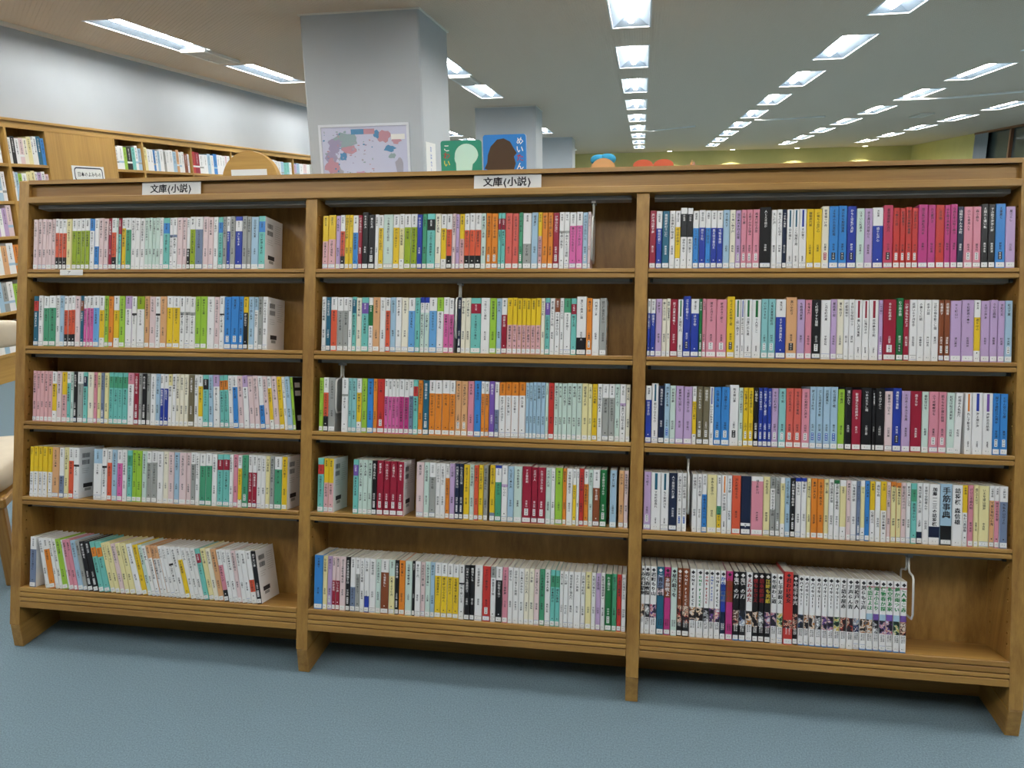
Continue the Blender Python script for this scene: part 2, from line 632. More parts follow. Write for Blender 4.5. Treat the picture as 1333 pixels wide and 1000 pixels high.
def build_ceiling():
    spots = light_spots()
    b = MB()
    ys = [LIGHT_Y0 + LIGHT_DY * k for k in range(-4, 9)]
    hw = LIGHT_W / 2
    xe = [X_LEFT]
    for x in LIGHT_X:
        xe += [x - hw, x + hw]
    xe.append(X_RIGHT)
    ye = [Y_BACK]
    for y in ys:
        if y > Y_BACK + 0.2:
            ye += [y, y + LIGHT_LEN]
    ye.append(Y_FAR)
    ss = {(round(x, 3), round(y, 3)) for x, y in spots}
    for i in range(len(xe) - 1):
        for j in range(len(ye) - 1):
            if i % 2 and j % 2 and (round(xe[i] + hw, 3), round(ye[j], 3)) in ss:
                continue
            b.box(xe[i], xe[i + 1], ye[j], ye[j + 1], CEIL, CEIL + 0.02, 'ceiling_panel')
    b.build('ceiling', kind='structure')
    # one fixture, then copies
    h, L = hw, LIGHT_LEN
    root = thing('ceiling_light', 'recessed white ceiling light with one fluorescent tube', 'ceiling light', 'recessed ceiling lights in rows')
    r = MB()
    zt = 0.085
    r.poly([(-h, 0, 0), (-h, L, 0), (-0.035, L - 0.06, zt), (-0.035, 0.06, zt)], 'reflector')
    r.poly([(h, 0, 0), (0.035, 0.06, zt), (0.035, L - 0.06, zt), (h, L, 0)], 'reflector')
    r.poly([(-0.035, 0.06, zt), (-0.035, L - 0.06, zt), (0.035, L - 0.06, zt), (0.035, 0.06, zt)], 'reflector')
    r.poly([(-h, 0, 0), (-0.035, 0.06, zt), (0.035, 0.06, zt), (h, 0, 0)], 'reflector')
    r.poly([(-h, L, 0), (h, L, 0), (0.035, L - 0.06, zt), (-0.035, L - 0.06, zt)], 'reflector')
    r.build('reflector', root)
    f = MB()
    for x0, x1, y0, y1 in ((-h - 0.008, -h + 0.004, -0.008, L + 0.008), (h - 0.004, h + 0.008, -0.008, L + 0.008), (-h, h, -0.008, 0.004), (-h, h, L - 0.004, L + 0.008)):
        f.box(x0, x1, y0, y1, -0.004, 0.004, 'light_frame')
    f.build('frame', root)
    t = MB()
    t.tube([(0, 0.07, 0.045), (0, L - 0.07, 0.045)], 0.028, 'tube', 8)
    t.build('tube', root)
    for i, (x, y) in enumerate(spots):
        o = root
        if i:
            o = root.copy()
            COL.objects.link(o)
            for ch in root.children:
                c = ch.copy()
                COL.objects.link(c)
                c.parent = o
        o.location = (x, y, CEIL)
        seen = in_view([(x + dx, y + dy, CEIL) for dx in (-hw, hw) for dy in (0, L / 4, L / 2, L * 0.75, L)])
        o.name = 'ceiling_light' if seen else 'ceiling_light_offscreen'
        for ch in o.children:
            if ch.name.startswith('tube'):
                ch.name = 'tube' if seen else 'tube_offscreen'
        row = ['beside the left wall', 'in line with the columns', 'first clear of the columns', 'second clear of the columns', 'third clear of the columns', 'nearest the windows'][LIGHT_X.index(x)]
        nth = sum(1 for q in spots if q[0] == x and q[1] >= y)
        o['label'] = 'recessed tube light, %s from the far wall, in the row %s' % (ordinal(nth), row)
    # air vents
    def vent(x, y, label):
        v = thing('ceiling_vent', label, 'vent', loc=(x, y, CEIL))
        m = MB()
        for q in ((-0.12, 0.12, -0.32, -0.29), (-0.12, 0.12, 0.29, 0.32), (-0.12, -0.09, -0.29, 0.29), (0.09, 0.12, -0.29, 0.29)):
            m.box(*q, -0.026, 0, 'vent_white')
        m.build('frame', v)
        one_box('backing', -0.09, 0.09, -0.29, 0.29, -0.003, 0, 'vent_dark', v)
        for k in range(12):
            one_box('slat', -0.09, 0.09, -0.28 + k * 0.0485, -0.262 + k * 0.0485, -0.024, -0.003, 'vent_white', v)
    vent(-2.3, 5.49, 'slatted ceiling air vent near the left wall')
    vent(6.75, 8.6, 'slatted ceiling air vent above the reading area between two light rows')
    vent(6.8, 14.0, 'slatted ceiling air vent far back between two light rows')
    vent(-0.30, 7.63, 'slatted ceiling air vent behind the poster column')

    def cable(pts, label):
        m = MB()
        m.tube(pts, 0.016, 'cable_white', 6)
        m.build('ceiling_cable', label=label, cat='cable', smooth=True)
    cable([(5.6, 11.2, CEIL - 0.02), (6.2, 11.0, CEIL - 0.04), (7.5, 10.2, CEIL - 0.04), (8.8, 9.6, CEIL - 0.03)], 'white cable run under the ceiling beside the window rows')
    cable([(1.75, 15.0, CEIL - 0.03), (1.9, 15.3, CEIL - 0.04), (2.8, 14.6, CEIL - 0.03)], 'short white cable branching off the light row behind the poster column')
    cable([(3.8, 13.6, CEIL - 0.03), (4.0, 13.6, CEIL - 0.04), (5.0, 13.4, CEIL - 0.03)], 'short white cable between two light rows in mid ceiling')
    for k, x in enumerate((2.6, 4.5, 6.4, 8.35)):
        d = thing('downlight', 'small round downlight washing the far wall, %s from the window side' % ordinal(4 - k), 'downlight', 'downlights along the far wall', loc=(x, Y_FAR - 0.45, CEIL))
        m = MB()
        m.tube([(0, 0, -0.012), (0, 0, 0)], 0.09, 'light_frame', 16)
        m.build('ring', d)
        m = MB()
        m.tube([(0, 0, -0.016), (0, 0, -0.012)], 0.07, 'downlight', 16)
        m.build('lamp', d)
        lp = bpy.data.lights.new('downlight_beam', 'SPOT')
        lp.energy = 120
        lp.color = (1, 0.92, 0.7)
        lp.spot_size = math.radians(110)
        lp.shadow_soft_size = 0.05
        lo = bpy.data.objects.new('downlight_beam', lp)
        COL.objects.link(lo)
        lo.parent = d
        lo.location = (0, 0, -0.03)


build_room()
build_ceiling()

# ---------------------------------------------------------------- the sloping bookcase
UP_X = [0.0, 0.9, 1.8, 2.7]
UT = 0.016                       # half thickness of an upright
SHELF_V = [1.0492, 0.8244, 0.6027, 0.3806, 0.1134]
SHELF_D = 0.128
Y_REAR = 0.53


def slope(d, v):
    p = CASE @ Vector((0, d, v))
    return (p.y, p.z)


def drill(o, cutter_mesh):
    """cut the cutter's closed prisms out of o for good"""
    for me in (o.data, cutter_mesh):
        bm = bmesh.new()
        bm.from_mesh(me)
        bmesh.ops.recalc_face_normals(bm, faces=bm.faces)
        bm.to_mesh(me)
        bm.free()
    c = bpy.data.objects.new('drill', cutter_mesh)
    COL.objects.link(c)
    md = o.modifiers.new('drill', 'BOOLEAN')
    md.operation = 'DIFFERENCE'
    md.solver = 'EXACT'
    md.object = c
    bpy.context.view_layer.update()
    dg = bpy.context.evaluated_depsgraph_get()
    # both meshes share the case frame, so give the cutter the panel's place
    c.matrix_world = o.matrix_world
    bpy.context.view_layer.update()
    dg = bpy.context.evaluated_depsgraph_get()
    new = bpy.data.meshes.new_from_object(o.evaluated_get(dg))
    o.modifiers.clear()
    old = o.data
    o.data = new
    bpy.data.objects.remove(c)
    bpy.data.meshes.remove(cutter_mesh)
    bpy.data.meshes.remove(old)


def build_bookcase():
    root = thing('bookcase', 'long low oak bookcase with sloping front and three bays of paperbacks', 'bookcase', loc=(1.35, 0.25, 0))
    off = Matrix.Translation((-1.35, -0.25, 0))
    CX = off @ CASE
    top = slope(0, 1.31)
    for i, x in enumerate(UP_X):
        end = i in (0, 3)
        t = slope(0, 1.31 if end else 1.2425)
        b = MB()
        poly = [(0.0, ZF), (t[0] - 0.003 * math.sin(THETA), t[1] - 0.003), (t[0] + 0.004, t[1]), (Y_REAR, t[1]), (Y_REAR, ZF)]
        b.prism(poly, 'X', x - UT, x + UT, 'wood_Z')
        up = b.build('end_panel' if end else 'divider', root, off)
        one_box('foot', x - UT, x + UT, 0.001, Y_REAR, 0, ZF - 0.0025, 'wood_Y', root, 0.0015, off)
        # rows of peg holes, drilled 7 mm into the faces that look into the bays
        h = MB()
        for side in (-1, 1):
            if (i == 0 and side < 0) or (i == 3 and side > 0):
                continue
            xa, xb = sorted((x + side * (UT - 0.007), x + side * (UT + 0.003)))
            for d in (0.018, 0.108):
                v = 0.15
                while v < 1.2:
                    if not any(s - 0.036 < v < s + 0.004 for s in SHELF_V):
                        h.prism([(d + 0.0032 * math.cos(a * math.pi / 3), v + 0.0032 * math.sin(a * math.pi / 3)) for a in range(6)], 'X', xa, xb, 'wood_Z')
                    v += 0.0262
        drill(up, h.mesh('drill', CX))
    for bay in range(3):
        x0, x1 = UP_X[bay] + UT, UP_X[bay + 1] - UT
        one_box('back_panel', x0, x1, SHELF_D, SHELF_D + 0.008, 0.03, 1.27, 'wood_Z', root, 0, CX)
        one_box('kick_board', x0, x1, 0.15, 0.168, 0.0, 0.115, 'wood_X', root, 0, off)
        for k, s in enumerate(SHELF_V):
            g = 0.0008
            if k < 4:
                sh = one_box('shelf', x0 + g, x1 - g, 0.006, SHELF_D, s - 0.0235, s - 0.0002, 'wood_X', root, 0, CX)
                one_box('edge_strip', x0 + g, x1 - g, -0.001, 0.006, s - 0.0098, s, 'wood_X', sh, 0.0012, CX)
                one_box('edge_strip', x0 + g, x1 - g, -0.001, 0.006, s - 0.0235, s - 0.0126, 'wood_X', sh, 0.0012, CX)
                one_box('hanger_rail', x0 + 0.01, x1 - 0.01, 0.022, 0.06, s - 0.032, s - 0.0236, 'rail_metal', sh, 0, CX)
                for xe in (x0 + 0.006, x1 - 0.014):
                    one_box('rail_clip', xe, xe + 0.008, 0.016, 0.03, s - 0.033, s - 0.0236, 'black_plastic', sh, 0, CX)
            else:
                sh = one_box('bottom_shelf', x0 + g, x1 - g, 0.006, SHELF_D, s - 0.02, s - 0.0002, 'wood_X', root, 0, CX)
                one_box('apron', x0 + g, x1 - g, 0.006, 0.02, s - 0.060, s - 0.0201, 'wood_X', root, 0, CX)
                for a, c in ((0, 0.0130), (0.0152, 0.0280), (0.0302, 0.0400), (0.0422, 0.060)):
                    one_box('edge_strip', x0 + g, x1 - g, -0.002, 0.006, s - c, s - a, 'wood_X', sh, 0.0012, CX)
    X0, X1 = UP_X[0] + UT, UP_X[3] - UT
    b = MB()
    f0, f1 = slope(-0.002, 1.31), slope(-0.002, 1.2985)
    b.prism([f1, f0, (Y_REAR, f0[1]), (Y_REAR, f1[1])], 'X', X0, X1, 'wood_X')
    b.build('top_board', root, off)
    one_box('header_board', X0, X1, 0.014, 0.026, 1.25, 1.298, 'wood_X', root, 0, CX)
    one_box('header_lip', X0, X1, -0.004, 0.06, 1.243, 1.261, 'wood_X', root, 0.0015, CX)
    for bay in range(3):
        one_box('hanger_rail', UP_X[bay] + 0.03, UP_X[bay + 1] - 0.03, 0.022, 0.06, 1.232, 1.2425, 'rail_metal', root, 0, CX)
    one_box('rear_panel', X0, X1, Y_REAR - 0.02, Y_REAR - 0.008, ZF + 0.02, 1.328, 'wood_Z', root, 0, off)


build_bookcase()


def header_sign(u0, u1, v0, v1, label):
    m = CASE @ Matrix.Translation((u0, 0.004, v0))
    t = thing('shelf_sign', label, 'sign', 'genre signs on the header', mat=m)
    w, h = u1 - u0, v1 - v0
    one_box('plate', 0, w, 0, 0.003, 0, h, 'paper_white', t)
    b = MB()
    s = 0.026
    for dx in (-0.0004, 0.0004):
        text_row(b, '文庫(小説)', w * 0.5 - 5 * s * 0.5 + dx, h * 0.5, s, 'ink_dark', -0.0004)
    b.build('lettering', t)


header_sign(0.381, 0.563, 1.2615, 1.2980, 'white sign with black Japanese lettering on the header of the bay with the shelf tag')
header_sign(1.355, 1.535, 1.2615, 1.2980, 'white sign with black Japanese lettering on the header of the middle bay')
_t = thing('shelf_tag', 'small white kana tag stuck on the edge of the top shelf', 'label', mat=CASE @ Matrix.Translation((0.127, -0.0025, 1.0315)))
one_box('plate', 0, 0.074, 0, 0.001, 0, 0.0165, 'paper_white', _t)
_b = MB()
put_glyph(_b, 'ア', 0.03, 0.008, 0.011, 'ink_dark', -0.0004)
_b.build('lettering', _t)


def wire_bookend(u, v_top, drop, label):
    t = thing('wire_bookend', label, 'bookend', 'hanging wire bookends', mat=CASE @ Matrix.Translation((u, 0, v_top)))
    m = MB()
    path = [(0, 0.034, 0.002), (0, 0.034, -0.028), (0, 0.028, -0.036), (0, 0.006, -0.040), (0, 0.0, -0.047), (0, 0.0, -drop + 0.012), (0, 0.008, -drop),
            (0, 0.082, -drop), (0, 0.09, -drop + 0.012), (0, 0.09, -0.047), (0, 0.082, -0.040), (0, 0.056, -0.036), (0, 0.05, -0.028), (0, 0.05, 0.002)]
    m.tube(path, 0.0026, 'wire_metal', 8)
    m.build('wire_loop', t, smooth=True)
    one_box('slider', -0.006, 0.006, 0.026, 0.058, 0.0, 0.006, 'rail_metal', t)


wire_bookend(1.672, 1.2250, 0.15, 'white wire bookend hanging beside the last book on the middle bay top shelf')
wire_bookend(1.3155, 1.0107, 0.145, 'white wire bookend hanging beside a navy book on the middle bay second shelf')
wire_bookend(0.9835, 0.7859, 0.13, 'white wire bookend hanging beside a grey book on the middle bay third shelf')
wire_bookend(1.931, 0.5642, 0.138, 'white wire bookend hanging among the books of the comics bay fourth shelf')
wire_bookend(2.4665, 0.3421, 0.145, 'white wire bookend hanging beside the last comic on the bottom shelf')

# ---------------------------------------------------------------- paperbacks
# one row per shelf: left edge in mm along the case, spine colours from the top
# (letter, then letter + where it starts in percent), marks and lean in degrees
BOOK_ROWS = {
    'L1': '30.5:p 46.0:p 58.4:p 72.5:p 80.2:p 91.8:p 102.8:wO28k76 115.1:wO28k76 126.8:wO28k76 140.0:Y 156.5:wL24 173.0:wL24 187.2:wL24 201.0:wL24 215.7:bw24 231.1:wb55 246.1:p 260.4:p 275.4:R 286.7:wO28k76 301.9:i 308.4:Rt31 318.1:wy20 331.0:wG23 348.6:w 363.1:w 377.5:w 391.8:i 405.2:i 415.7:i 426.8:i 439.4:w 450.2:tb10t30 470.1:wz33w38 481.1:wz33w38 493.7:p 510.9:p 522.5:wk60 533.8:wL24 550.6:wz24 573.9:p 590.3:p 605.8:w 619.7:tb10t30 634.4:g 646.4:wB28 657.1:g 671.8:Bw08B28 693.8:g 708.4:g 720.6:sw95 743.3:tb10t30! 762.9:E',
    'L2': '36.1:Tr10T30 52.9:w 68.4:wG24 87.4:wG24 110.1:w 122.4:s 137.3:wO28k76 149.6:wO28k76 162.1:wO28k76 173.7:p 190.8:TA10T30 201.6:wM24 211.5:wM24 221.3:wM24 232.7:wf24 252.3:wy28w82 268.6:l 281.6:o 296.8:wy28w82 316.2:l 334.9:vw25 355.8:wk33w37 371.8:Lw25 395.8:a 411.7:p 430.8:wk33w37 445.7:a 466.1:wy22 486.0:wy22 507.6:wg30w36 522.2:wg30w36 538.1:wg30w36 555.2:l 572.0:l 591.3:w 613.5:p 629.2:wk33w36 643.8:b# 665.5:b# 688.8:b# 702.6:yk30 717.1:s 734.7:sw25 746.9:g 760.3:w! 774.6:E',
    'L3': '38.1:q 51.2:q 64.0:q 77.1:q 89.8:q 103.5:wy24w78 118.9:p 134.3:yq45 151.4:wt22 164.3:i 174.1:k# 186.3:wg23 205.6:tn08t28 219.1:c 239.3:P 250.0:Y 262.8:z# 274.5:Y 287.8:tG08t30 302.8:tG08t30 317.8:tG08t30 332.7:tG08t30 349.2:Pw22 369.0:R# 383.9:g 394.7:k# 408.5:g 420.6:w 437.9:s 451.9:wB28 463.0:wB28 476.7:Yw22 489.4:w 501.7:c 513.2:c 526.2:c 539.1:d 557.7:w/0.3 570.2:wy22w80/0.7 584.7:tk08t28/1.0 602.2:s/1.5 615.6:vw22/1.9 635.7:to10t28/2.4 649.0:to10t28/2.7 662.3:w/3.1 675.6:wb22/3.5 691.2:p/3.9 707.1:vw22/4.3 723.6:p/4.7 740.1:p/5.2 754.8:wb55/5.6 769.6:p/5.9 783.7:wy22w82/5.9 795.7:p/5.9 812.0:y/5.9 826.6:w/5.9 836.3:s/5.9 850.9:l!/5.9 859.6:E',
    'L4': '35.6:yw50 48.4:yw50 63.3:yw50 77.5:yw50 93.4:yw50 109.2:a 132.1:wz56 147.9:Y 161.9:wO26 178.6:wk33w37! 196.7:_ 243.5:sw28 271.1:wk33w37 287.2:wO26 302.6:s 320.1:wM26 337.8:w 351.4:tG10t30 367.7:l 382.6:l 398.8:i 414.0:wg22 429.1:wg22 446.9:w 466.0:c 482.2:p 499.9:s 516.3:p 538.4:p 551.9:wg22 567.2:w 579.0:wG24 598.2:wG24 617.6:w 632.7:tR10t30 651.1:tR10t30 671.1:w 682.7:P 696.6:wy25w85 709.2:G# 727.4:wR33 739.9:wR33 753.7:w 766.8:w 779.9:Y 793.0:g 806.0:wG24 828.8:y! 845.0:E',
    'L5': '40.8:wz25 62.1:_ 80.9:w/11.6 95.4:wo22/11.8 115.2:w/12.2 126.4:w/12.4 137.7:l/12.6 156.2:w/12.9 162.2:P/13.0 176.2:P/13.2 187.3:s/13.4 205.1:g/13.8 219.0:k#/14.0 236.3:k#/14.3 253.6:to12t30/14.6 270.8:to12t30/14.9 289.7:Y/15.3 306.8:Y/15.5 322.2:p/15.5 337.6:Y/15.5 352.9:Y/15.5 371.6:w/15.5 390.9:y/15.5 407.8:i/15.5 421.6:w/15.5 434.0:aw25/15.5 448.1:aw25/15.5 460.5:aw25/15.5 471.5:w/15.5 482.8:w/15.5 496.2:wk33w37/15.5 510.9:w/15.5 527.9:wy25/15.5 543.2:w/15.4 558.4:w/15.0 572.0:w/14.6 585.5:tR10t28/14.2 600.6:Y/13.8 617.4:c/13.3 632.5:a/12.9 649.2:wP30k78/12.4 664.2:w/12.0 677.5:w/11.6 691.8:p/11.2 704.7:w/10.8 719.9:w/10.4 735.4:wO55w78/9.9 751.2:k#!/9.5 766.0:E',
    'M1': '932.0:yq48 949.2:yq45 970.1:v 983.4:wO30k76 996.7:y 1008.7:y 1019.7:wb32 1034.8:R 1046.3:k+ 1064.2:k# 1082.9:w 1093.1:wy24 1106.5:i 1134.0:wy24 1151.9:wY26w82 1165.8:wL24 1184.2:wL24 1201.6:B 1215.6:G 1229.0:tk10t30 1251.8:c 1267.8:wy26w82 1282.9:wO28k76 1298.0:p 1308.5:v 1319.0:yq45 1332.5:wO30k76 1346.2:wO30k76 1361.7:wO30k76 1378.0:i 1390.8:o# 1406.2:o# 1423.3:tR10t30 1432.1:tR10t30 1443.0:e 1462.1:e 1479.1:G# 1489.9:wg55 1513.1:s 1530.5:yq42 1541.3:o 1556.0:o 1570.1:R# 1586.2:wg33w37 1599.7:wg33w37 1613.4:wM24 1631.1:wM24 1647.6:s# 1660.9:p 1670.0:E',
    'M2': '934.2:w 946.9:T 961.0:wO24 979.3:wg25 997.7:wg25 1011.9:w 1022.5:tT05t30 1034.1:c 1049.6:tV10t30 1069.7:wD14w52 1082.8:a 1102.1:w 1118.5:wO24 1131.5:s 1147.1:w 1163.3:c 1182.7:wf24 1201.4:t 1214.9:Bw10i28 1227.1:Bw10i28 1240.5:wf24 1261.9:lw25 1280.4:wM30 1295.6:wM30 1308.9:_ 1314.3:n# 1328.8:c 1340.4:c 1354.7:tR10t28 1382.7:w 1406.6:l 1424.5:s 1438.2:wR30 1453.5:yq48 1468.4:yq48 1480.3:yq48 1492.6:yq48 1504.5:yq48 1516.7:yq48 1530.2:yq48 1543.6:c 1554.2:tV08t30 1566.9:w 1579.6:Aw24 1593.3:w 1603.4:Gw25 1622.4:tR10t28 1636.6:wk70+ 1662.6:o# 1677.4:w 1696.7:g! 1714.8:E',
    'M3': '933.3:l 945.3:wO28k72 960.4:g 985.5:_ 998.0:wg30w34 1016.6:x 1027.3:x 1040.8:wy26w80 1055.0:l 1070.9:b 1088.5:o 1099.8:r# 1120.2:wM32 1130.7:wM32 1141.9:wM32 1152.3:wM32 1162.1:wm32 1176.0:wm32 1189.2:wz30 1201.3:tr12t30 1214.8:o 1227.9:T# 1245.1:wo24 1262.3:wo24 1281.1:wo24 1302.6:wo24 1317.9:a# 1334.6:a# 1351.5:P 1369.4:b 1388.2:wo22 1398.3:wo22 1410.0:V 1425.0:wz50 1436.7:ow24 1454.0:ow24 1470.0:ow24 1489.8:ow24 1508.0:s 1517.8:s 1527.0:s 1536.9:s 1549.0:s 1560.4:i 1568.6:r 1583.3:i 1594.6:i 1604.4:i 1617.3:i 1630.3:i 1642.2:i 1656.0:Y 1672.1:Y 1682.3:y 1696.1:w 1708.2:wg24 1725.7:wg24 1740.6:i 1753.9:wv33w38 1769.1:c 1780.1:E',
    'M4': '933.3:tr12t30 951.3:yq45 965.7:yq45! 980.1:_ 1036.2:tV10t30 1051.4:i 1064.5:i 1078.0:i 1090.3:k# 1104.4:R# 1123.0:R# 1141.2:R# 1161.5:R#! 1180.6:_ 1215.3:p 1236.7:i 1251.1:wg26 1269.3:w 1282.0:w 1296.0:wo26 1307.9:v 1322.2:n# 1334.1:n# 1345.3:y 1361.8:i 1374.6:O 1386.8:y 1399.5:g 1411.9:_ 1416.9:yz85 1431.3:Bw05G30 1448.6:wv33w38 1465.3:s 1481.8:i 1504.0:R# 1528.7:R# 1545.4:R# 1566.3:i 1580.4:w 1591.1:l 1611.2:o 1620.9:w 1637.1:wy28 1646.8:w 1654.2:r 1666.1:wo26 1678.3:i 1689.5:wA32 1707.7:D# 1725.2:_ 1733.1:s 1750.6:_ 1756.0:a 1769.6:p 1780.6:E',
    'M5': '930.3:b 955.6:Y 968.2:v# 981.9:pR45 992.6:pR45 1004.8:p 1021.9:k# 1034.4:wz55 1049.7:wg30 1062.8:w 1075.2:wB70 1089.3:w 1107.7:i 1121.7:wA24 1144.5:iY30 1161.3:k# 1172.8:o 1189.8:i 1209.9:k 1217.9:w 1233.4:p 1246.2:i 1260.9:s 1272.6:wy24 1290.7:wy24 1307.1:wy24 1323.1:wy24 1339.1:wk33w36 1354.7:k 1369.5:k 1382.7:w 1403.5:r# 1425.3:gw20 1439.6:wk24 1457.0:P 1472.3:w 1485.5:w 1501.1:w 1515.9:c 1528.4:c 1542.2:p 1556.0:G 1570.0:w 1584.7:tG10t30 1597.7:tG10t30 1609.7:w 1619.5:w 1631.8:w 1646.3:w 1664.0:w 1676.2:Y 1691.9:w 1703.4:v 1715.9:w 1727.3:D# 1744.8:G 1757.5:r 1769.2:w 1780.9:E',  # narrowest k is no book: a shaded gap painted as a black spine
    'R1': '1815.3:R 1835.4:wB30 1850.8:T 1869.0:w 1882.9:wy28w82 1896.2:wk10w48+ 1913.0:wk10w48+ 1927.2:wb30 1942.4:wB30 1958.4:wb30 1971.5:wB30 1986.4:wB30 2001.7:s 2017.9:c 2031.9:v# 2045.4:P# 2058.8:P# 2073.5:P# 2090.5:k+ 2118.3:w 2131.5:w 2145.0:n 2155.5:w^T 2170.0:w^T 2184.6:w^B 2202.5:y 2219.8:y 2238.2:c%+ 2255.5:b%+ 2277.2:b%+ 2297.3:B%+ 2319.3:i 2337.4:v 2356.6:wB30 2381.3:u%+ 2403.6:r# 2419.2:r# 2432.6:r# 2445.9:r# 2460.3:m+ 2482.4:m+ 2500.0:r+ 2519.2:m+ 2532.8:m+ 2548.1:n 2562.9:P# 2582.4:P# 2601.2:k+ 2617.3:k+ 2632.3:b%+ 2654.2:v 2676.1:E',
    'R2': '1813.4:wB25 1826.6:wB25 1839.3:v 1855.3:c 1866.7:c 1876.0:R 1894.9:w^D 1908.2:B%+ 1927.0:wB25 1947.7:D# 1955.6:P# 1964.8:P# 1990.3:P# 2015.8:y%+ 2035.4:w^D 2049.4:w^B 2058.4:w^D 2077.0:w^D 2099.3:x# 2115.6:x# 2133.8:wB30 2158.2:a%+ 2184.9:v 2204.2:P 2219.7:k# 2241.1:w 2264.1:v 2278.5:c 2294.9:w 2307.0:w 2320.6:w^R 2338.0:w^R 2353.9:w^R 2375.7:v# 2385.3:R# 2415.4:D%+ 2432.1:R 2445.5:w 2462.8:w 2479.3:w 2495.2:w 2511.7:A# 2524.2:A# 2537.9:v 2563.0:v 2590.1:wy28w82 2605.6:v 2625.6:v 2642.8:v 2657.8:s# 2674.8:E',
    'R3': '1813.6:wB25 1834.6:w^T+ 1851.3:n 1866.6:s@+ 1880.0:i 1894.7:v 1914.7:v 1936.1:wy26w82 1946.5:d# 1962.7:d# 1978.4:w^B 1989.2:b# 2007.2:b# 2027.6:w%+ 2050.2:i 2060.9:y# 2072.8:y# 2085.8:k# 2098.1:B# 2108.1:B# 2119.7:B# 2129.1:v# 2146.2:x# 2163.5:e# 2182.3:e# 2200.7:P# 2219.9:s@+ 2235.6:s@+ 2251.7:s@+ 2268.2:s@+ 2285.8:l 2302.5:k+ 2318.4:R 2339.9:k+ 2365.9:k 2372.6:k+ 2394.4:p 2412.2:B%+ 2432.9:v 2452.5:R 2478.8:i 2494.5:P# 2515.8:P# 2534.8:i 2551.9:w/-2.0 2569.3:_ 2575.4:w^o 2591.0:w^B 2614.3:w^V 2636.6:b# 2653.4:b# 2670.4:E',  # slim k between two tall blacks: dark gap's shade drawn as a spine
    'R4': '1819.2:v# 1838.0:w^T 1862.7:w^T 1882.8:n 1903.6:w@ 1915.7:w@ 1929.1:_ 1940.8:w 1953.4:w 1965.0:wb35 1978.0:Y 2001.6:wG53y68 2013.1:w^o 2026.7:w 2038.7:O 2060.1:nw80n85 2085.0:wP08 2114.5:Y 2130.9:gw20g55 2143.8:g# 2155.0:wY10w78 2166.7:s 2179.5:k# 2191.1:Bw06 2205.1:Bw06 2218.3:Y 2228.2:o 2242.9:o 2258.6:Y 2270.1:w 2282.2:Dw06 2295.2:wY10w78 2311.2:p 2321.4:w 2335.0:z# 2343.4:wY10w78 2354.2:b 2365.5:yw48 2377.9:w 2390.3:yw48 2403.7:p 2413.7:oY08 2425.9:oY08 2437.1:p 2448.9:w 2459.3:tG10t30 2472.6:wn80 2485.8:w 2500.2:wn70w88 2525.4:sk68 2551.6:w 2574.9:yw45 2587.1:P 2599.4:Y 2610.2:Y 2633.9:wa24 2645.7:wP24 2656.4:wz25 2674.6:E',
    'R5': '1815.3:w 1828.1:w 1841.6:w 1858.3:T 1876.8:m 1893.6:i 1909.7:A 1922.1:A 1940.0:w 1957.1:w 1975.3:w 1988.9:w 2001.3:w 2016.0:B 2029.5:m 2047.0:k 2062.2:k 2078.4:w 2094.7:k 2108.6:k 2123.6:k 2138.6:w 2153.5:w 2168.4:r+ 2191.2:k 2203.7:w 2217.4:w 2229.8:w 2244.5:w 2259.2:w 2273.3:w 2287.8:w 2302.3:w 2318.0:w 2333.6:w 2348.0:w 2363.1:w 2379.0:w 2393.3:w 2408.7:w 2425.3:w 2440.6:w 2455.9:E',
}
RNG = random.Random(11)
TITLE_CH = '花月夜の影山川空白日人町海風心雨君猫時物語恋道光森星夏秋冬春鬼剣旅家女男僕私は青い赤黒小さな本屋探偵事件帖江戸殺夢声手紙むすめあいうえかきくけこさしすたちつてとなにまみもやゆよらりるれろわをん'
AUTHOR_CH = '山田中井上村木野原宮部東池波森高橋佐藤林吉江有川石松平三浦重湊'


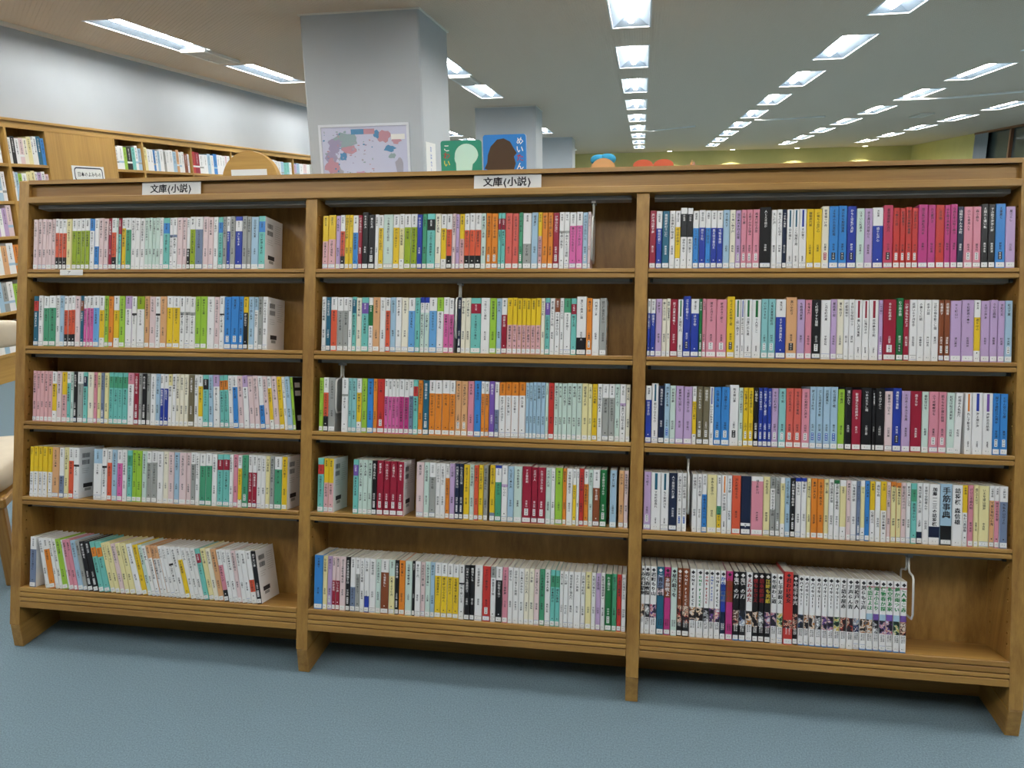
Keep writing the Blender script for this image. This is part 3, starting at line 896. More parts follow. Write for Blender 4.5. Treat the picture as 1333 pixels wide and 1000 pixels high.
def book_parts(t, h, dep, bands, flags, strip, rng, comic=None):
    """meshes of one upright book, spine towards -y, lower left front corner at the origin"""
    out = []
    c = min(0.0018, t * 0.18)
    th = 0.0005
    segs = []
    for i, (k, s) in enumerate(bands):
        e = bands[i + 1][1] if i + 1 < len(bands) else 1.0
        segs.append((h * (1 - e), h * (1 - s), k))
    b = MB()
    prof = [(0, c), (c, 0), (t - c, 0), (t, c)]
    for z0, z1, k in segs:
        mt = k if k in MATS else pm(k)
        for a, d in zip(prof, prof[1:]):
            b.poly([(a[0], a[1], z0), (d[0], d[1], z0), (d[0], d[1], z1), (a[0], a[1], z1)], mt)
    side = bands[0][0] if bands[0][0] not in MATS else 'w'
    sm = pm(side)
    if 'cover' in flags:
        sm = pm('w')
    if 'darkcover' in flags:
        sm = pm('k')
    b.poly([(0, dep, 0), (0, c, 0), (0, c, h), (0, dep, h)], pm(side))
    b.poly([(t, c, 0), (t, dep, 0), (t, dep, h), (t, c, h)], sm)
    # inner faces and rims give the cover its thickness
    ip = [(th, dep), (th, c + th), (c + th * 0.6, th), (t - c - th * 0.6, th), (t - th, c + th), (t - th, dep)]
    op = [(0, dep), (0, c), (c, 0), (t - c, 0), (t, c), (t, dep)]
    for z, up in ((0, 0), (h, 1)):
        for i in range(5):
            q = [(*op[i], z), (*op[i + 1], z), (*ip[i + 1], z), (*ip[i], z)]
            b.poly(q if up else q[::-1], sm if i == 4 else pm(side))
    for i in range(5):
        b.poly([(*ip[i + 1], 0), (*ip[i], 0), (*ip[i], h), (*ip[i + 1], h)], 'pages')
    out.append(('cover', b))
    p = MB()
    p.box(th + 0.0001, t - th - 0.0001, c + th + 0.0001, dep - 0.0006, 0.0006, h - 0.0012, 'pages')
    out.append(('page_block', p))
    # printing on the spine
    s = MB()
    y = -0.00015

    def col_at(z):
        for z0, z1, k in segs:
            if z0 <= z <= z1:
                return k
        return segs[-1][2]

    def ink(z):
        k = col_at(z)
        if k in MATS:
            return 'ink_white'
        return 'ink_white' if LUM[k] < 0.16 else 'ink_dark'

    def column(txt, ztop, size, zmin, cx=None, mat=None):
        z = ztop - size / 2
        for ch in txt:
            if z - size / 2 < zmin:
                break
            if ch != ' ':
                put_glyph(s, ch, t / 2 if cx is None else cx, z, size, mat or ink(z), y, True)
            z -= size * (0.55 if ch == ' ' else 1.04)
        return z

    def rect(x0, x1, z0, z1, mat, yy=y):
        s.poly([(x0, yy, z0), (x1, yy, z0), (x1, yy, z1), (x0, yy, z1)], mat)
    if comic:
        n_, big, tcol, bcol = comic
        for (fz0, fz1) in ((0.925, 0.975),):
            put_glyph(s, '◆', t / 2, h * 0.95, min(t * 0.85, 0.01), ink(h * 0.95), y)
        size = min(t * 0.92, 0.0125)
        k_ = min(0.0128, h * 0.335 / max(4, len(n_)))
        for dx in (-0.0004, 0.0, 0.0004):
            column(n_, h * 0.915, max(k_, size * 0.72), h * 0.44, t / 2 + dx, tcol)
        for cx in (t * 0.34, t * 0.68):
            column(''.join(rng.choice(AUTHOR_CH) for _ in range(4)), h * 0.235, min(t * 0.34, 0.0042), h * 0.09, cx, bcol)
    else:
        size = min(t * 0.64, 0.007)
        title = ''.join(rng.choice(TITLE_CH) for _ in range(rng.randint(4, 9)))
        auth = ''.join(rng.choice(AUTHOR_CH) for _ in range(rng.randint(3, 4)))
        two = [sg for sg in segs if sg[2] != segs[0][2]]
        first = 1 - (bands[1][1] if len(bands) > 1 else 1)
        if 'title' in flags:
            for dx in (-0.0003, 0.0003):
                column(flags['title'], h * 0.95, min(t * 0.8, h * 0.62 / max(5, len(flags['title']))), h * 0.12, t / 2 + dx)
        elif strip:
            st = MB()
            st.poly([(t * 0.36, -0.0001, h * 0.70), (t * 0.64, -0.0001, h * 0.70), (t * 0.64, -0.0001, h * 0.985), (t * 0.36, -0.0001, h * 0.985)], pm(strip))
            out.append(('title_strip', st))
            column(title, h * 0.68, size, h * 0.34)
            for q in range(4):
                put_glyph(s, rng.choice(AUTHOR_CH), t / 2, h * (0.2 - 0.024 * q), min(t * 0.4, 0.0042), 'ink_dark', y)
        elif len(bands) > 1 and 0.18 <= bands[1][1] <= 0.6:
            column(auth, h * 0.965, size * 0.8, h * (1 - bands[1][1]) + 0.002)
            column(title, h * (1 - bands[1][1]) - 0.003, size, h * 0.2)
            put_glyph(s, '●', t / 2, h * 0.145, min(t * 0.45, 0.004), ink(h * 0.145), y)
        elif len(bands) > 2:
            z = h * (1 - bands[2][1])
            column(auth[:3], h * (1 - bands[1][1]) - 0.002, size * 0.75, z)
            column(title, z - 0.004, size, h * 0.22)
            put_glyph(s, '●', t / 2, h * 0.14, min(t * 0.4, 0.0035), ink(h * 0.14), y)
        else:
            z = column(title, h * 0.95, size, h * 0.36)
            column(auth, min(z - 0.006, h * 0.40), size * 0.82, h * (0.27 if flags.get('box') else 0.13))
        if flags.get('box'):
            bm_ = flags['box']
            st = MB()
            st.poly([(t * 0.28, -0.0001, h * 0.135), (t * 0.70, -0.0001, h * 0.135), (t * 0.70, -0.0001, h * 0.255), (t * 0.28, -0.0001, h * 0.255)], bm_)
            out.append(('publisher_mark', st))
            im = 'ink_dark' if bm_ == 'label_white' else 'ink_white'
            for q in range(3):
                put_glyph(s, rng.choice(AUTHOR_CH), t * 0.49, h * (0.235 - 0.037 * q), min(t * 0.3, 0.0042), im, y - 0.00005)
    out.append(('spine_print', s))
    # call-number sticker
    lab = MB()
    lh = 0.0115 if not comic else 0.012
    z0 = 0.0025
    yy = -0.00025
    lab.poly([(t * 0.06, yy, z0), (t * 0.94, yy, z0), (t * 0.94, yy, z0 + lh), (t * 0.06, yy, z0 + lh)], 'label_white')
    if rng.random() < 0.25:
        for zz in (z0 + 0.0005, z0 + lh - 0.001):
            lab.poly([(t * 0.06, yy - 0.0001, zz), (t * 0.94, yy - 0.0001, zz), (t * 0.94, yy - 0.0001, zz + 0.0007), (t * 0.06, yy - 0.0001, zz + 0.0007)], 'ink_blue' if rng.random() < 0.6 else 'ink_dark')
    gs = min(0.0036, t * 0.3)
    for q, ch in enumerate(rng.choice(('ア', 'イ', 'カ', 'サ', 'タ', 'ナ', 'ハ', 'マ', 'ヤ')) + '1'):
        put_glyph(lab, ch, t * (0.36 + 0.26 * q), z0 + lh * 0.5, gs, 'ink_dark', yy - 0.0001)
    out.append(('call_label', lab))
    if 'cover' in flags or 'darkcover' in flags:
        bc = MB()
        x = t + 0.0002
        mt = 'ink_dark'

        def sq(y0, y1, z0, z1, m=mt, dx=0):
            bc.poly([(x + dx, y0, z0), (x + dx, y1, z0), (x + dx, y1, z1), (x + dx, y0, z1)], m)
        if 'darkcover' in flags:
            for z0 in (0.118, 0.095):
                sq(0.012, 0.045, z0, z0 + 0.014, 'ink_white')
            sq(0.015, 0.06, 0.025, 0.04, 'ink_white')
        else:
            for zb in (0.118, 0.098):
                yb = 0.014
                while yb < 0.045:
                    wd_ = rng.choice((0.0006, 0.001, 0.0016))
                    sq(yb, yb + wd_, zb, zb + 0.013)
                    yb += wd_ + rng.choice((0.0006, 0.001))
            for q in range(9):
                sq(0.058, 0.098 - rng.random() * 0.012, 0.131 - q * 0.006, 0.1318 - q * 0.006, 'spine_grey')
            for q in range(3):
                sq(0.014, 0.05 - rng.random() * 0.012, 0.085 - q * 0.006, 0.0858 - q * 0.006, 'spine_grey')
            sq(0.02, 0.058, 0.030, 0.042)
            sq(0.026, 0.052, 0.020, 0.028, 'spine_grey')
        out.append(('back_cover_print', bc))
    return out


BAY_NAME = {'L': 'shelf-tag bay', 'M': 'middle bay', 'R': 'comics bay'}
FROM = {'L': "from end panel", 'M': "from shelf-tag bay", 'R': "from middle bay"}
SHELF_NAME = ['top shelf', 'second shelf', 'third shelf', 'fourth shelf', 'bottom shelf']



COMIC_T = {}
for i_ in (6, 7, 8, 9, 10, 11, 12):
    COMIC_T[i_] = 'ONE PIECE'
for i_ in (15, 16):
    COMIC_T[i_] = '鬼滅の刃'
for i_ in (25, 26, 27, 28, 29, 30, 31):
    COMIC_T[i_] = 'ハイキュー!!'
SPECIAL = {('R4', 47): '加藤一二三の詰将棋', ('R4', 48): '手筋事典', ('R4', 49): '詰将棋 森信雄'}


def parse_rows():
    books = []
    for key, row in BOOK_ROWS.items():
        toks = [w.split(':') for w in row.split()]
        n = 0
        for (u, sp), nxt in zip(toks, toks[1:]):
            if sp in ('E', '_'):
                continue
            lean = 0.0
            if '/' in sp:
                sp, le = sp.split('/')
                lean = math.radians(float(le))
            n += 1
            m = re.match(r'([a-zA-Z])((?:[a-zA-Z]\d\d)*)(.*)', sp)
            bands = [(m[1], 0.0)] + [(x[0], int(x[1:]) / 100) for x in re.findall(r'[a-zA-Z]\d\d', m[2])]
            fl = m[3]
            books.append(dict(key=key, n=n, u=float(u) / 1000, t=(float(nxt[0]) - float(u)) / 1000, bands=bands, fl=fl, lean=lean))
    return books


WIRES = {'M1': 1.672, 'M2': 1.3155, 'M3': 0.9835, 'R4': 1.931, 'R5': 2.4665}


def place_books():
    books = parse_rows()
    for b in books:
        k = 'LMR'.index(b['key'][0])
        lo, hi = UP_X[k] + UT + 0.0025, UP_X[k + 1] - UT - 0.0025
        spans = [(lo, hi)]
        if b['key'] in WIRES:
            w = WIRES[b['key']]
            spans = [(lo, w - 0.0035)] if b['u'] + b['t'] / 2 < w else [(w + 0.0035, hi)]
        a, c = max(b['u'], spans[0][0]), min(b['u'] + b['t'], spans[0][1])
        if b['lean'] == 0:
            b['u'], b['t'] = a, max(c - a, 0.004)
    d_cam = Vector((1.8, -1.74))
    for b in books:
        s = SHELF_V[int(b['key'][1]) - 1]
        y, z = slope(0.004, s + 0.07)
        dist = math.sqrt((b['u'] - CAM_POS.x) ** 2 + (y - CAM_POS.y) ** 2 + (z - CAM_POS.z) ** 2)
        b['size'] = b['t'] / dist ** 2
        b['comic'] = b['key'] == 'R5'
    ranked = sorted([b for b in books if not b['comic']], key=lambda b: -b['size'])
    for i, b in enumerate(ranked):
        b['own'] = i < 300
    rest = MB()
    for b in books:
        rng = random.Random(hash((b['key'], b['n'])) if False else sum(ord(c) for c in b['key']) * 1000 + b['n'])
        bay, sh = b['key'][0], int(b['key'][1]) - 1
        fl = b['fl']
        flags = {}
        strip = None
        ms = re.search(r'\^([a-zA-Z])', fl)
        if ms:
            strip = ms[1]
        if '#' in fl:
            flags['box'] = 'label_white'
        if '%' in fl:
            flags['box'] = 'ink_dark' if b['bands'][0][0] != 'c' else 'ink_red'
        if '@' in fl:
            flags['box'] = 'ink_blue'
        if '!' in fl:
            flags['darkcover' if b['bands'][0][0] in 'l' else 'cover'] = True
        if (b['key'], b['n'] - 1) in SPECIAL:
            flags['title'] = SPECIAL[(b['key'], b['n'] - 1)]
        h = 0.1475 + rng.uniform(-0.0012, 0.0012) + (0.006 if '+' in fl else 0)
        dep = 0.105
        al = b['lean']
        t = b['t'] * math.cos(al) - (0.0014 if b['comic'] else 0.0011)
        bands = b['bands']
        comic = None
        if b['comic']:
            i = b['n'] - 1
            h = 0.1735 + (0.008 if '+' in fl else 0)
            dep = 0.113
            k0 = bands[0][0]
            art = 'comic_art_%s' % 'abcdef'[(i * 5 + i // 3) % 6]
            title = COMIC_T.get(i) or ''.join(rng.choice(TITLE_CH) for _ in range(5))
            tcol = None
            if i in (6, 7):
                tcol = 'ink_white'
            elif i in (9,) or i >= 36:
                tcol = 'ink_green'
            elif i in (10, 14, 17, 18, 19):
                tcol = 'ink_red'
            elif i in (20,):
                tcol = 'ink_yellow'
            elif i in (11, 13):
                tcol = 'ink_blue'
            if k0 == 'w':
                bands = [('w', 0), (art, 0.56), ('w', 0.755)]
                if i >= 36:
                    bands = [('w', 0), ('P', 0.09), ('w', 0.11), ('V' if i % 2 else 's', 0.48), (art, 0.565), ('w', 0.755)]
                bcol = 'ink_dark'
            elif k0 == 'k':
                bands = [('k', 0), (art, 0.56), ('k', 0.78)]
                bcol = 'ink_white'
            elif k0 == 'A':
                bands = [('A', 0), ('comic_art_c', 0.55), ('k', 0.8)]
                bcol = 'ink_white'
            elif k0 == 'r':
                bands = [('r', 0), ('comic_art_c', 0.66), ('r', 0.78)]
                bcol = 'ink_white'
            elif k0 == 'T':
                bands = [('T', 0), ('z', 0.12), ('p', 0.32), ('T', 0.42)]
                bcol = 'ink_dark'
            elif k0 == 'm':
                bands = [('m', 0), ('A', 0.14), ('m', 0.45)]
                bcol = 'ink_dark'
            elif k0 == 'B':
                bands = [('w', 0), ('B', 0.2), ('z', 0.3), ('B', 0.45), ('n', 0.6), ('w', 0.93)]
                bcol = 'ink_white'
            else:
                bands = [(k0, 0)]
                bcol = 'ink_dark'
            if i in (15, 16, 17, 25, 26, 27, 28, 29, 30, 31) or i >= 35:
                bands = bands + [('b', 0.97)]
            comic = (title, True, tcol, bcol)
        bl = b['u'] + (h / 2) * math.sin(al)
        zlift = 0.0002
        if al < 0:
            zlift += abs(math.sin(al)) * t
        dj = 0.004 + rng.uniform(0, 0.0025)
        if b['key'] == 'R5' and '+' in fl:
            dj = 0.002
        M = CASE @ Matrix.Translation((bl, dj, SHELF_V[sh] + zlift)) @ Matrix.Rotation(-al, 4, 'Y')
        parts = book_parts(t, h, dep, bands, flags, strip, rng, comic)
        if not b['comic'] and not b['own']:
            for nm, mb in parts:
                rest.add(mb, M)
            continue
        cn = []
        for k, _ in b['bands']:
            if PAL[k][1] not in cn:
                cn.append(PAL[k][1])
        look = cn[0] if len(cn) == 1 else '%s and %s' % (cn[0], cn[1])
        kind = 'comic' if b['comic'] else 'paperback'
        lab = '%s %s, %s %s, %s, %s' % (look, kind, ordinal(b['n']), FROM[bay], SHELF_NAME[sh], BAY_NAME[bay])
        if b['comic']:
            lab = '%s-spined comic, %s %s on the bottom shelf' % (look.split(' and ')[0], ordinal(b['n']), FROM[bay])
        grp = 'comics on the bottom shelf' if b['comic'] else 'paperbacks on the %s of the %s' % (SHELF_NAME[sh], BAY_NAME[bay])
        root = thing('comic_book' if b['comic'] else 'paperback_book', lab, 'comic' if b['comic'] else 'book', grp, mat=M)
        for nm, mb in parts:
            mb.build(nm, root, kind='stuff' if nm in ('spine_print', 'back_cover_print') else None)
    rest.build('paperback_row', kind='stuff', label='thinner paperbacks packed between the others on the sloping shelves', cat='book')


place_books()


# ---------------------------------------------------------------- wall bookcase along the left wall
WX0, WX1 = X_LEFT + 0.002, -2.82        # back and front
WALL_DIV = [1.02, 1.82, 2.62, 3.42, 3.82, 4.62, 5.02, 5.82, 6.62, 7.42, 8.22, 9.02]
WALL_SH = [1.586, 1.315, 1.06, 0.785, 0.515, 0.21]


def build_wall_case():
    root = thing('wall_bookcase', 'tall pale oak bookcase full of hardbacks along the left wall', 'bookcase', loc=(WX1, 5.0, 0))
    off = Matrix.Translation((-WX1, -5.0, 0))
    y0, y1 = WALL_DIV[0], WALL_DIV[-1]
    one_box('top_board', WX0, WX1 + 0.012, y0, y1, 1.89, 1.91, 'pale_wood_Y', root, 0.002, off)
    one_box('top_rail', WX1 - 0.02, WX1, y0, y1, 1.842, 1.889, 'pale_wood_Y', root, 0.001, off)
    one_box('back_panel', WX0, WX0 + 0.01, y0, y1, 0.0, 1.889, 'pale_wood_Z', root, 0, off)
    for y in WALL_DIV:
        one_box('divider', WX0 + 0.01, WX1 - 0.0005, y - 0.011, y + 0.011, 0, 1.889, 'pale_wood_Z', root, 0.001, off)
    for a, b in zip(WALL_DIV, WALL_DIV[1:]):
        if abs(a - 3.82) < 0.01:
            one_box('blank_panel', WX1 - 0.02, WX1 - 0.002, a + 0.011, b - 0.011, 0.02, 1.842, 'pale_wood_Z', root, 0.001, off)
            continue
        for z in WALL_SH:
            one_box('shelf', WX0 + 0.01, WX1 - 0.004, a + 0.011, b - 0.011, z - 0.022, z, 'pale_wood_Y', root, 0.001, off)
        one_box('kick_board', WX1 - 0.03, WX1 - 0.015, a + 0.011, b - 0.011, 0, 0.187, 'pale_wood_Y', root, 0, off)
    s = thing('category_sign', 'white sign with dark blue rounded border on the blank oak panel', 'sign', loc=(WX1, 4.05, 1.46))
    one_box('plate', -0.001, 0.003, 0, 0.385, 0, 0.135, 'paper_white', s)
    m = MB()
    for r0, r1, mt, x in ((0.0, 0, 'ink_blue', 0.0034),):
        pass

    def rr(y0, y1, z0, z1, r):
        pts = []
        for cy, cz, a0 in ((y1 - r, z1 - r, 0), (y0 + r, z1 - r, 90), (y0 + r, z0 + r, 180), (y1 - r, z0 + r, 270)):
            for q in range(5):
                a = math.radians(a0 + q * 22.5)
                pts.append((cy + r * math.cos(a), cz + r * math.sin(a)))
        return pts
    o_, i_ = rr(0.02, 0.365, 0.012, 0.123, 0.03), rr(0.03, 0.355, 0.022, 0.113, 0.022)
    for k in range(len(o_)):
        j = (k + 1) % len(o_)
        m.poly([(0.0034, *o_[k]), (0.0034, *o_[j]), (0.0034, *i_[j]), (0.0034, *i_[k])], 'spine_navy')
    m.build('border', s)
    m = MB()
    text_row(m, '日本のよみもの', 0, 0, 0.041, 'ink_dark', 0)
    lx = Matrix.Translation((0.0034, 0.055, 0.068)) @ Matrix.Rotation(math.radians(90), 4, 'Z')
    m.build('lettering', s, lx)


build_wall_case()

HARD = 'wwwwwcsppvYbOrlgiti'


def hardback(y, z, w, h, dep, k, band, label, lean=0.0, x=None):
    """spine faces +x"""
    M = Matrix.Translation((WX1 - 0.012 if x is None else x, y, z + 0.0003)) @ Matrix.Rotation(math.radians(90), 4, 'Z') @ Matrix.Rotation(-lean, 4, 'Y')
    root = thing('hardback_book', label, 'book', "hardbacks on the wall bookcase", mat=M)
    b = MB()
    th = 0.002
    zs = [0, h * 0.28, h * 0.36, h]
    cols = [k, band, k]
    for z0, z1, kk in zip(zs, zs[1:], cols):
        b.box(0, w, 0, th, z0, z1, pm(kk))
    b.box(0, th, th, dep, 0, h, pm(k))
    b.box(w - th, w, th, dep, 0, h, pm(k))
    b.build('cover', root)
    p = MB()
    p.box(th + 0.0002, w - th - 0.0002, th + 0.0002, dep - 0.003, 0.003, h - 0.004, 'pages')
    p.build('page_block', root)
    s = MB()
    rng = random.Random(int(y * 1000) + int(z * 100))
    ik = 'ink_white' if LUM[k] < 0.16 else 'ink_dark'
    zz = h * 0.93
    sz = min(w * 0.6, 0.014)
    for q in range(7):
        put_glyph(s, rng.choice(TITLE_CH), w / 2, zz - sz / 2, sz, ik, -0.0003, True)
        zz -= sz * 1.05
    s.build('spine_print', root)


def fill_wall():
    rng = random.Random(5)
    names = {}
    # (bay start, bay end, shelf index, fill start, fill end, colours)
    rows = [(3.42, 3.82, 0, 'wkwpcYwwTb'), (4.62, 5.02, 0, 'wwlktws'), (5.02, 5.82, 0, 'YwwbwswgwwsawwAw'), (5.82, 6.62, 0, 'rRwwswbwwwpw'),
            (6.62, 7.42, 0, 'wwswgwkwww'), (7.42, 8.22, 0, 'Ywwwwsttw'), (8.22, 9.02, 0, 'vswpwgw'), (2.62, 3.42, 0, 'swwvbwsgvw'),
            (3.42, 3.82, 1, 'wslwYYwvwp'), (2.62, 3.42, 1, 'wgiwvYwswvswYiwvsw'), (2.62, 3.42, 2, 'swvVsbvwpPvwsvwvp'), (2.62, 3.42, 3, 'wlwrgwwlYwgwawo'),
            (2.62, 3.42, 4, 'wgwlwiYwlwsgwlg'), (2.62, 3.42, 5, 'wyswwgYwwswyww')]
    sh_words = ['top row', 'second row', 'third row', 'fourth row', 'fifth row', 'lowest row']
    for a, b, si, cols in rows:
        ya, yb = a + 0.013, b - 0.013
        n = len(cols)
        ws = [rng.uniform(0.7, 1.4) for _ in cols]
        tot = sum(ws)
        span = (yb - ya) * rng.uniform(0.93, 0.985)
        y = ya
        bay = 'bay %s' % {3.42: 'next to the blank panel', 4.62: 'just past the blank panel', 5.02: 'two past the blank panel', 5.82: 'three past the blank panel',
                          6.62: 'four past the blank panel', 7.42: 'five past the blank panel', 8.22: 'six past the blank panel', 2.62: 'two before the blank panel'}[a]
        for j, (c, w_) in enumerate(zip(cols, ws)):
            w = w_ / tot * span
            hh = (0.205 if si == 0 else 0.215) + rng.uniform(-0.022, 0.012)
            hh = min(hh, (WALL_SH[si - 1] - WALL_SH[si] if si else 0.25) - 0.03)
            hardback(y + 0.0003, WALL_SH[si], w - 0.0008, hh, rng.uniform(0.15, 0.18), c, rng.choice((c, c, c, 'w', 'g', 's')),
                     '%s hardback, %s in the %s, wall bookcase %s' % (PAL[c][1], ordinal(j + 1), sh_words[si], bay))
            y += w


fill_wall()


# ---------------------------------------------------------------- things behind the bookcase
def arch(cx, zc, r, z0, n=18):
    return [(cx - r, z0)] + [(cx - r * math.cos(math.pi * k / n), zc + r * math.sin(math.pi * k / n)) for k in range(n + 1)] + [(cx + r, z0)]


def shelf_unit(name, label, x0, x1, y0, y1, top, panels=True):
    root = thing(name, label, 'bookcase', loc=((x0 + x1) / 2, (y0 + y1) / 2, 0))
    off = Matrix.Translation((-(x0 + x1) / 2, -(y0 + y1) / 2, 0))
    for xa in (x0, x1 - 0.02):
        one_box('side_panel', xa, xa + 0.02, y0, y1, 0, top - 0.02, 'pale_wood_Z', root, 0.001, off)
    one_box('top_board', x0, x1, y0, y1, top - 0.0199, top, 'pale_wood_X', root, 0.001, off)
    for k in range(3):
        z = 0.1 + k * (top - 0.14) / 3
        one_box('shelf', x0 + 0.02, x1 - 0.02, y0 + 0.002, y1 - 0.002, z - 0.02, z, 'pale_wood_X', root, 0, off)
    one_box('back_panel', x0 + 0.02, x1 - 0.02, y1 - 0.012, y1 - 0.003, 0.1, top - 0.02, 'pale_wood_Z', root, 0, off)
    return root, off


# arched end panel with its low double case, left of the column
r_, off_ = shelf_unit('arched_bookcase', 'low bookcase with round-topped oak end panel and white label plate', -0.90, -0.51, 3.05, 3.95, 1.30)
m_ = MB()
m_.prism(arch(-0.705, 1.40, 0.195, 0.0), 'Y', 3.0, 3.05, 'pale_wood_X')
m_.build('end_panel', r_, off_)
one_box('label_plate', -0.83, -0.585, 2.996, 3.0, 1.40, 1.482, 'paper_white', r_, 0, off_)

shelf_unit('display_shelf', 'low oak display shelf carrying two upright board books', 0.80, 1.36, 1.6, 1.92, 1.345)


def rrect(x0, x1, z0, z1, r):
    pts = []
    for cx, cz, a0 in ((x1 - r, z1 - r, 0), (x0 + r, z1 - r, 90), (x0 + r, z0 + r, 180), (x1 - r, z0 + r, 270)):
        for q in range(5):
            a = math.radians(a0 + q * 22.5)
            pts.append((cx + r * math.cos(a), cz + r * math.sin(a)))
    return pts[::-1]


def board_book(x0, w, h, mat, label):
    t = thing('board_book', label, 'book', loc=(x0, 1.80, 1.3452))
    m = MB()
    m.prism(rrect(0, w, 0, h, 0.012), 'Y', 0, 0.018, mat)
    m.build('cover', t)
    p = MB()
    p.prism(rrect(0.001, w - 0.001, 0.0005, h - 0.001, 0.012), 'Y', 0.0182, 0.022, 'paper_white')
    p.build('back_board', t)
    return t


g_ = board_book(0.880, 0.190, 0.187, 'board_green', 'green board book with a pale mint rounded figure on its cover')
m_ = MB()
pts = [(0.12 + 0.055 * math.cos(a) - 0.012 * max(0, -math.sin(a)), 0.12 + 0.052 * math.sin(a)) for a in [math.pi * 2 * k / 28 for k in range(28)] if True]
m_.poly([(x, -0.0004, z) for x, z in pts], 'board_mint')
m_.poly([(0.072, -0.0003, 0.002), (0.135, -0.0003, 0.002), (0.150, -0.0003, 0.09), (0.07, -0.0003, 0.10)], 'board_mint')
m_.build('cover_picture', g_)
m_ = MB()
for ch_, z_, c_ in (('こ', 0.155, 'ink_white'), ('わ', 0.122, 'ink_red'), ('い', 0.088, 'ink_yellow')):
    put_glyph(m_, ch_, 0.028, z_, 0.034, c_, -0.0005)
m_.build('lettering', g_)
g_ = board_book(1.078, 0.197, 0.207, 'board_blue', 'blue board book with a dark brown head silhouette on its cover')
m_ = MB()
sil = [(0.05, 0.0), (0.045, 0.02), (0.03, 0.05), (0.005, 0.06), (0.018, 0.085), (0.022, 0.12), (0.035, 0.155), (0.065, 0.185), (0.095, 0.19), (0.125, 0.175), (0.142, 0.145), (0.155, 0.125), (0.142, 0.11), (0.15, 0.08), (0.14, 0.05), (0.13, 0.0)]
m_.poly([(x, -0.0004, z + 0.0005) for x, z in sil[::-1]], 'board_brown')
m_.build('cover_picture', g_)
m_ = MB()
for ch_, z_, c_ in (('め', 0.178, 'ink_white'), ('い', 0.142, 'ink_white'), ('た', 0.106, 'ink_red'), ('ん', 0.068, 'ink_white')):
    put_glyph(m_, ch_, 0.170, z_, 0.036, c_, -0.0006)
m_.build('lettering', g_)

# children's corner furniture peeping over the top
shelf_unit('toy_shelf', 'low oak shelf in the children corner carrying toys and shaped boards', 1.30, 2.25, 3.95, 4.3, 1.42)
t_ = thing('arched_board', 'pale orange round-topped board standing on the toy shelf', 'board', loc=(1.512, 4.0, 1.4202))
m_ = MB()
m_.prism([(x, z) for x, z in arch(0, 0.03, 0.095, 0, 14)], 'Y', 0, 0.03, 'panel_orange')
m_.build('board', t_)
m_ = MB()
m_.box(-0.06, 0.06, 0.03, 0.07, 0, 0.02, 'pale_wood_X')
m_.build('base', t_)
t_ = thing('blue_plush', 'blue plush cushion lying over the orange round-topped board', 'plush toy', loc=(1.50, 4.135, 1.4202))
m_ = MB()
for dx, dz, rx, rz in ((-0.03, 0.118, 0.06, 0.04), (0.035, 0.122, 0.065, 0.042), (0.0, 0.06, 0.08, 0.06)):
    m_.ellipsoid((dx, 0, dz), (rx, 0.05, rz), 'plush_blue')
m_.build('body', t_, smooth=True)
t_ = thing('heart_board', 'orange-red board with double-arched top standing on the toy shelf', 'board', loc=(1.868, 4.0, 1.4202))
m_ = MB()
dp = [(-0.143, 0.0)]
for cx in (-0.072, 0.072):
    dp += [(cx - 0.071 * math.cos(math.pi * k / 12), 0.066 + 0.042 * math.sin(math.pi * k / 12)) for k in range(13)]
dp += [(0.143, 0.0)]
m_.prism(dp, 'Y', 0, 0.03, 'panel_red')
m_.build('board', t_)
m_ = MB()
for s_ in (-0.07, 0.07):
    m_.box(s_ - 0.03, s_ + 0.03, 0.03, 0.08, 0, 0.02, 'pale_wood_X')
m_.build('base', t_)
t_ = thing('folded_paper', 'small folded pinkish paper ornament on the toy shelf', 'ornament', loc=(2.13, 4.02, 1.4202))
m_ = MB()
m_.prism([(-0.05, 0), (-0.02, 0.07), (0.0, 0.05), (0.025, 0.09), (0.05, 0)], 'Y', 0, 0.02, 'paper_pink')
m_.prism([(-0.03, 0.0), (0.01, 0.10), (0.03, 0.0)], 'Y', 0.021, 0.035, 'panel_orange')
m_.build('body', t_)


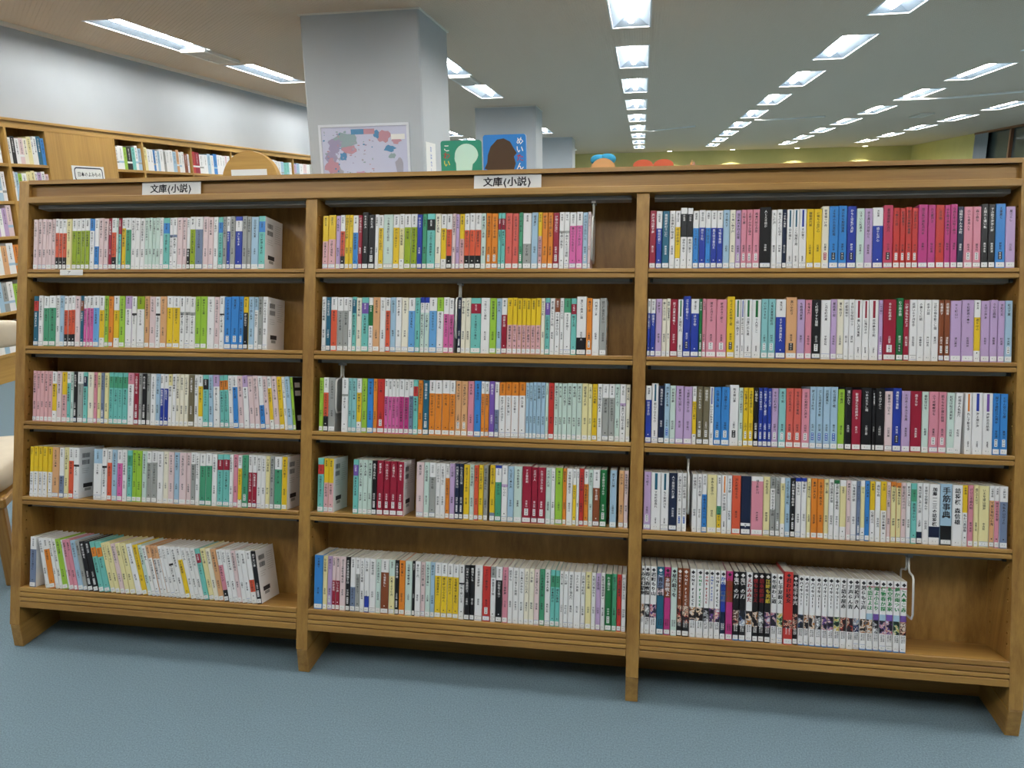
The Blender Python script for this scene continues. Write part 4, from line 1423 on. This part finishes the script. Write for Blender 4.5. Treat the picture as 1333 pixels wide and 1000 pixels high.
def poster():
    x0, x1, z0, z1 = -0.70, 0.03, 1.30, 1.85
    t = thing('world_map_poster', 'framed world map poster on the front of the column', 'poster', loc=(x0, 4.15, z0))
    W, H = x1 - x0, z1 - z0
    m = MB()
    for q in ((0, W, 0, 0.02), (0, W, H - 0.02, H), (0, 0.02, 0.02, H - 0.02), (W - 0.02, W, 0.02, H - 0.02)):
        m.box(q[0], q[1], -0.014, -0.001, q[2], q[3], 'poster_frame')
    m.build('frame', t)
    one_box('sheet', 0.02, W - 0.02, -0.006, -0.001, 0.02, H - 0.02, 'poster_sea', t)
    rng = random.Random(3)
    small = MB()

    def blob(cx, cz, rx, rz, mat, n=14, dy=0.0):
        m = small if n < 10 else MB()
        pts = []
        for k in range(n):
            a = -2 * math.pi * k / n
            r = rng.uniform(0.65, 1.2)
            pts.append((min(max((cx + rx * r * math.cos(a)), 0.03), 0.97) * W, -0.0065 - dy, min(max((cz + rz * r * math.sin(a)), 0.05), 0.955) * H))
        m.poly(pts[::-1], mat)
        if n >= 10:
            m.build('landmass', t)
    blob(0.28, 0.78, 0.17, 0.10, 'map_green')
    blob(0.17, 0.72, 0.08, 0.10, 'map_mauve', dy=.0002)
    blob(0.33, 0.66, 0.08, 0.06, 'map_red', dy=.0004)
    blob(0.13, 0.55, 0.07, 0.08, 'map_mauve')
    blob(0.12, 0.44, 0.08, 0.10, 'map_red', dy=.0002)
    blob(0.19, 0.30, 0.06, 0.13, 'map_grey')
    blob(0.26, 0.56, 0.05, 0.06, 'map_blue', dy=.0004)
    blob(0.44, 0.30, 0.06, 0.07, 'map_pink')
    blob(0.72, 0.82, 0.08, 0.09, 'map_red')
    blob(0.64, 0.86, 0.04, 0.06, 'map_blue', dy=.0002)
    blob(0.78, 0.66, 0.07, 0.05, 'map_blue', dy=.0004)
    blob(0.80, 0.56, 0.04, 0.04, 'map_green')
    blob(0.88, 0.40, 0.05, 0.16, 'map_grey')
    blob(0.86, 0.76, 0.05, 0.04, 'map_red', dy=.0002)
    for _ in range(70):
        blob(rng.uniform(0.05, 0.62), rng.uniform(0.3, 0.93), rng.uniform(0.006, 0.018), rng.uniform(0.006, 0.018), rng.choice(['map_mauve', 'map_grey', 'map_red', 'map_green', 'map_blue']), 6, 0.0006)
    small.build('map_print', t, kind='stuff')
    m = MB()
    m.poly([(0.36 * W, -0.0075, 0.86 * H), (0.50 * W, -0.0075, 0.86 * H), (0.50 * W, -0.0075, 0.93 * H), (0.36 * W, -0.0075, 0.93 * H)], 'map_blue')
    m.build('title_strip', t)
    m = MB()
    m.poly([(0.50 * W, -0.0075, 0.86 * H), (0.62 * W, -0.0075, 0.86 * H), (0.62 * W, -0.0075, 0.93 * H), (0.50 * W, -0.0075, 0.93 * H)], 'map_red')
    m.build('subtitle_strip', t)
    m = MB()
    m.poly([(0.80 * W, -0.0075, 0.78 * H), (0.95 * W, -0.0075, 0.78 * H), (0.95 * W, -0.0075, 0.85 * H), (0.80 * W, -0.0075, 0.85 * H)], 'paper_white')
    m.build('legend_box', t)


poster()
t_ = thing('column_notice', 'white notice with blue handwriting on the side of the column', 'notice', loc=(0.14, 4.2, 1.45))
one_box('sheet', 0.0003, 0.002, 0.0, 0.28, 0.0, 0.26, 'paper_white', t_)
m_ = MB()
for k_, ch_ in enumerate('おはなし'):
    put_glyph(m_, ch_, 0, 0.21 - 0.055 * k_, 0.05, 'ink_blue', 0)
m_.build('lettering', t_, Matrix.Translation((0.0024, 0.14, 0)) @ Matrix.Rotation(math.radians(90), 4, 'Z'))

t_ = thing('wall_monitor', 'black flat monitor fixed high on the far olive wall', 'monitor', loc=(9.1, Y_FAR - 0.02, 2.0))
one_box('body', -0.32, 0.32, -0.05, 0.0, -0.2, 0.12, 'black_plastic', t_, 0.006)
one_box('screen', -0.29, 0.29, -0.053, -0.0505, -0.17, 0.09, 'night_glass', t_)
one_box('wall_bracket', -0.1, 0.1, 0.0, 0.019, -0.1, 0.05, 'black_plastic', t_)


def chair():
    t = thing('armchair', 'wooden chair with beige upholstered seat beside the end of the bookcase', 'chair', loc=(-0.594, 0.451, 0))
    t.rotation_euler.z = math.radians(117)
    m = MB()
    m.ellipsoid((-0.01, 0, 0.372), (0.25, 0.225, 0.05), 'upholstery', 32, 12, 0.35)
    m.build('seat_cushion', t, smooth=True)
    f = MB()
    f.chbox(-0.25, 0.24, -0.22, 0.22, 0.285, 0.322, 'wood_X', 0.006)
    f.build('seat_frame', t)
    for x, y in ((-0.22, -0.19), (-0.22, 0.19)):
        one_box('leg', x - 0.018, x + 0.018, y - 0.018, y + 0.018, 0, 0.285, 'wood_Z', t, 0.004)
    for y in (-0.205, 0.205):
        b = MB()
        b.tube([(0.30, y, 0.0), (0.275, y, 0.18), (0.262, y, 0.33), (0.275, y, 0.52), (0.32, y, 0.77)], 0.018, 'wood_Z', 10)
        b.build('leg', t, smooth=True)
    b = MB()
    b.ellipsoid((0.318, 0, 0.795), (0.03, 0.235, 0.055), 'upholstery', 32, 12, 0.6)
    b.build('backrest', t, smooth=True)


chair()
